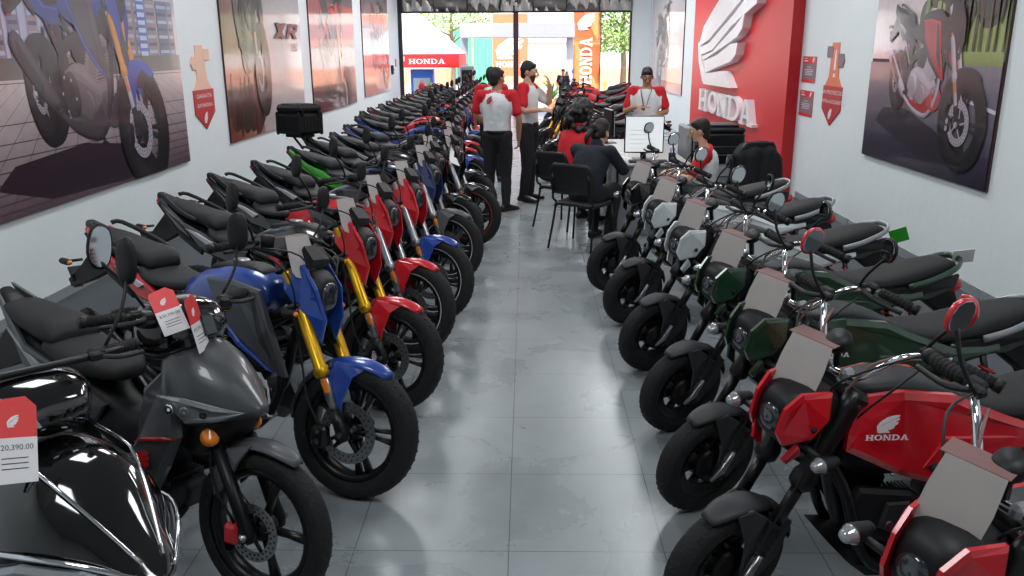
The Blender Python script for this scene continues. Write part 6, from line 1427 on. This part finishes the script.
mb = B3(MB(), (-.36, -.26, 0), (.36, .3, 1.26), 'fridge blue', .02); mb.build('case', r); o = B3(MB(), (-.27, -.28, .12), (.27, -.26, 1.0), 'glass pane', .01).build('door', r); B3(MB(), (.20, -.31, .4), (.225, -.28, .8), 'chrome').build('handle', o)
r = empty('red_table', (-2.78, 24.35, 0)); tag(r, 'table under a bright red cloth just inside the entrance', 'table')
mb = MB(); ring = lambda z, k: [V((.34 * k * (abs(cos(a)) ** .4) * (1 if cos(a) > 0 else -1) + .015 * sin(a * 14) * (1 - z), .26 * k * (abs(sin(a)) ** .4) * (1 if sin(a) > 0 else -1), z)) for a in [2 * pi * j / 60 for j in range(60)]]
mb.loft([ring(.02, 1.15), ring(.4, 1.06), ring(.76, 1.0), ring(.78, .96)], 'tent red'); mb.build('tablecloth', r)
for i, (x, y, c, n, lab) in enumerate(((-2.95, 24.3, 'tent red', 'bag', 'red bag on the red table'), (-2.72, 24.4, 'leaf pale', 'bag', 'yellow green bag on the red table'), (-2.56, 24.3, 'paper', 'box', 'white box on the red table'))):
    o = MB().sect([(-.09, .02, .10, .05, 3), (-.05, 0, .16, .08, 3), (.05, 0, .17, .08, 3), (.09, .02, .10, .05, 3)], c).tube([(-.04, 0, .15), (0, 0, .25), (.04, 0, .15)], .008, c, 6, sub=3).build('bag') if n == 'bag' else MB().box((0, 0, .06), (.2, .16, .12), c).build('box')
    o.location = (x, y, .782); tag(o, lab, n)
r = empty('fire_hydrant', (3.3, 36.5, -.02)); tag(r, 'small yellow hydrant in front of the street wall', 'hydrant'); MB().lathe([(0, 0), (.12, 0), (.12, .05), (.08, .07), (.08, .45), (.10, .47), (.07, .56), (0, .60)], 'hydrant yellow', 16, M=Rot(90, 'X')).build('barrel', r); MB().tube([(-.14, 0, .36), (.14, 0, .36)], .04, 'hydrant yellow', 10).build('outlet', r)
r = empty('potted_palm', (.85, 28.5, -.02)); tag(r, 'spiky leaved plant on the pavement beyond the bearded man', 'plant')
mb = MB()
for k in range(26):
    a = k * 2.4; e = .9 + .3 * sin(k); p = V((cos(a), sin(a), 0)); w = V((-sin(a), cos(a), 0)) * .03; L = .55
    c = [V((0, 0, .25)), p * L * .4 + V((0, 0, .25 + .35 * e)), p * L * .8 + V((0, 0, .3 + .45 * e)), p * L * 1.1 + V((0, 0, .15 + .45 * e))]
    mb.add([c[0] - w, c[0] + w, c[1] + w, c[1] - w, c[2] + w * .8, c[2] - w * .8, c[3]], [[0, 1, 2, 3], [3, 2, 4, 5], [5, 4, 6]], 'leaf', False)
mb.build('leaves', r); MB().lathe([(0, 0), (.14, 0), (.18, .28), (.15, .28), (.14, .24), (0, .24)], 'wall orange', 20, M=Rot(90, 'X')).build('pot', r)

# ------------------------------------------------------------------ light, sky, camera
wd = bpy.data.worlds.new('world'); S.world = wd; wd.use_nodes = True; nt = wd.node_tree; bg = nt.nodes['Background']
sky = nt.nodes.new('ShaderNodeTexSky'); sky.sky_type = 'NISHITA'; sky.sun_disc = False; sky.sun_elevation = radians(55); sky.sun_rotation = radians(150); sky.air_density = 1.3; sky.dust_density = 3
nt.links.new(sky.outputs['Color'], bg.inputs['Color']); bg.inputs['Strength'].default_value = .5
L = bpy.data.lights.new('sun', 'SUN'); L.energy = 6.5; L.angle = radians(2); L.color = (1, .95, .88); o = bpy.data.objects.new('sun', L); COL.objects.link(o); o.rotation_euler = (radians(38), 0, radians(-30))
cam = bpy.data.cameras.new('camera'); co = bpy.data.objects.new('camera', cam); COL.objects.link(co)
f_px = 840; cam.sensor_width = 36; cam.lens = f_px / 1024 * 36; cam.clip_end = 200
pit = math.atan(240 / f_px); yaw = math.atan(15.5 * cos(pit) / f_px)
co.matrix_world = T(0, 0, 1.885) @ Matrix.Rotation(yaw, 4, 'Z') @ Matrix.Rotation(pi / 2 - pit, 4, 'X') @ Matrix.Rotation(-radians(.25), 4, 'Z')
cam.dof.use_dof = False
S.camera = co
S.view_settings.view_transform = 'Standard'; S.view_settings.look = 'None'; S.view_settings.exposure = 0; S.view_settings.gamma = 1
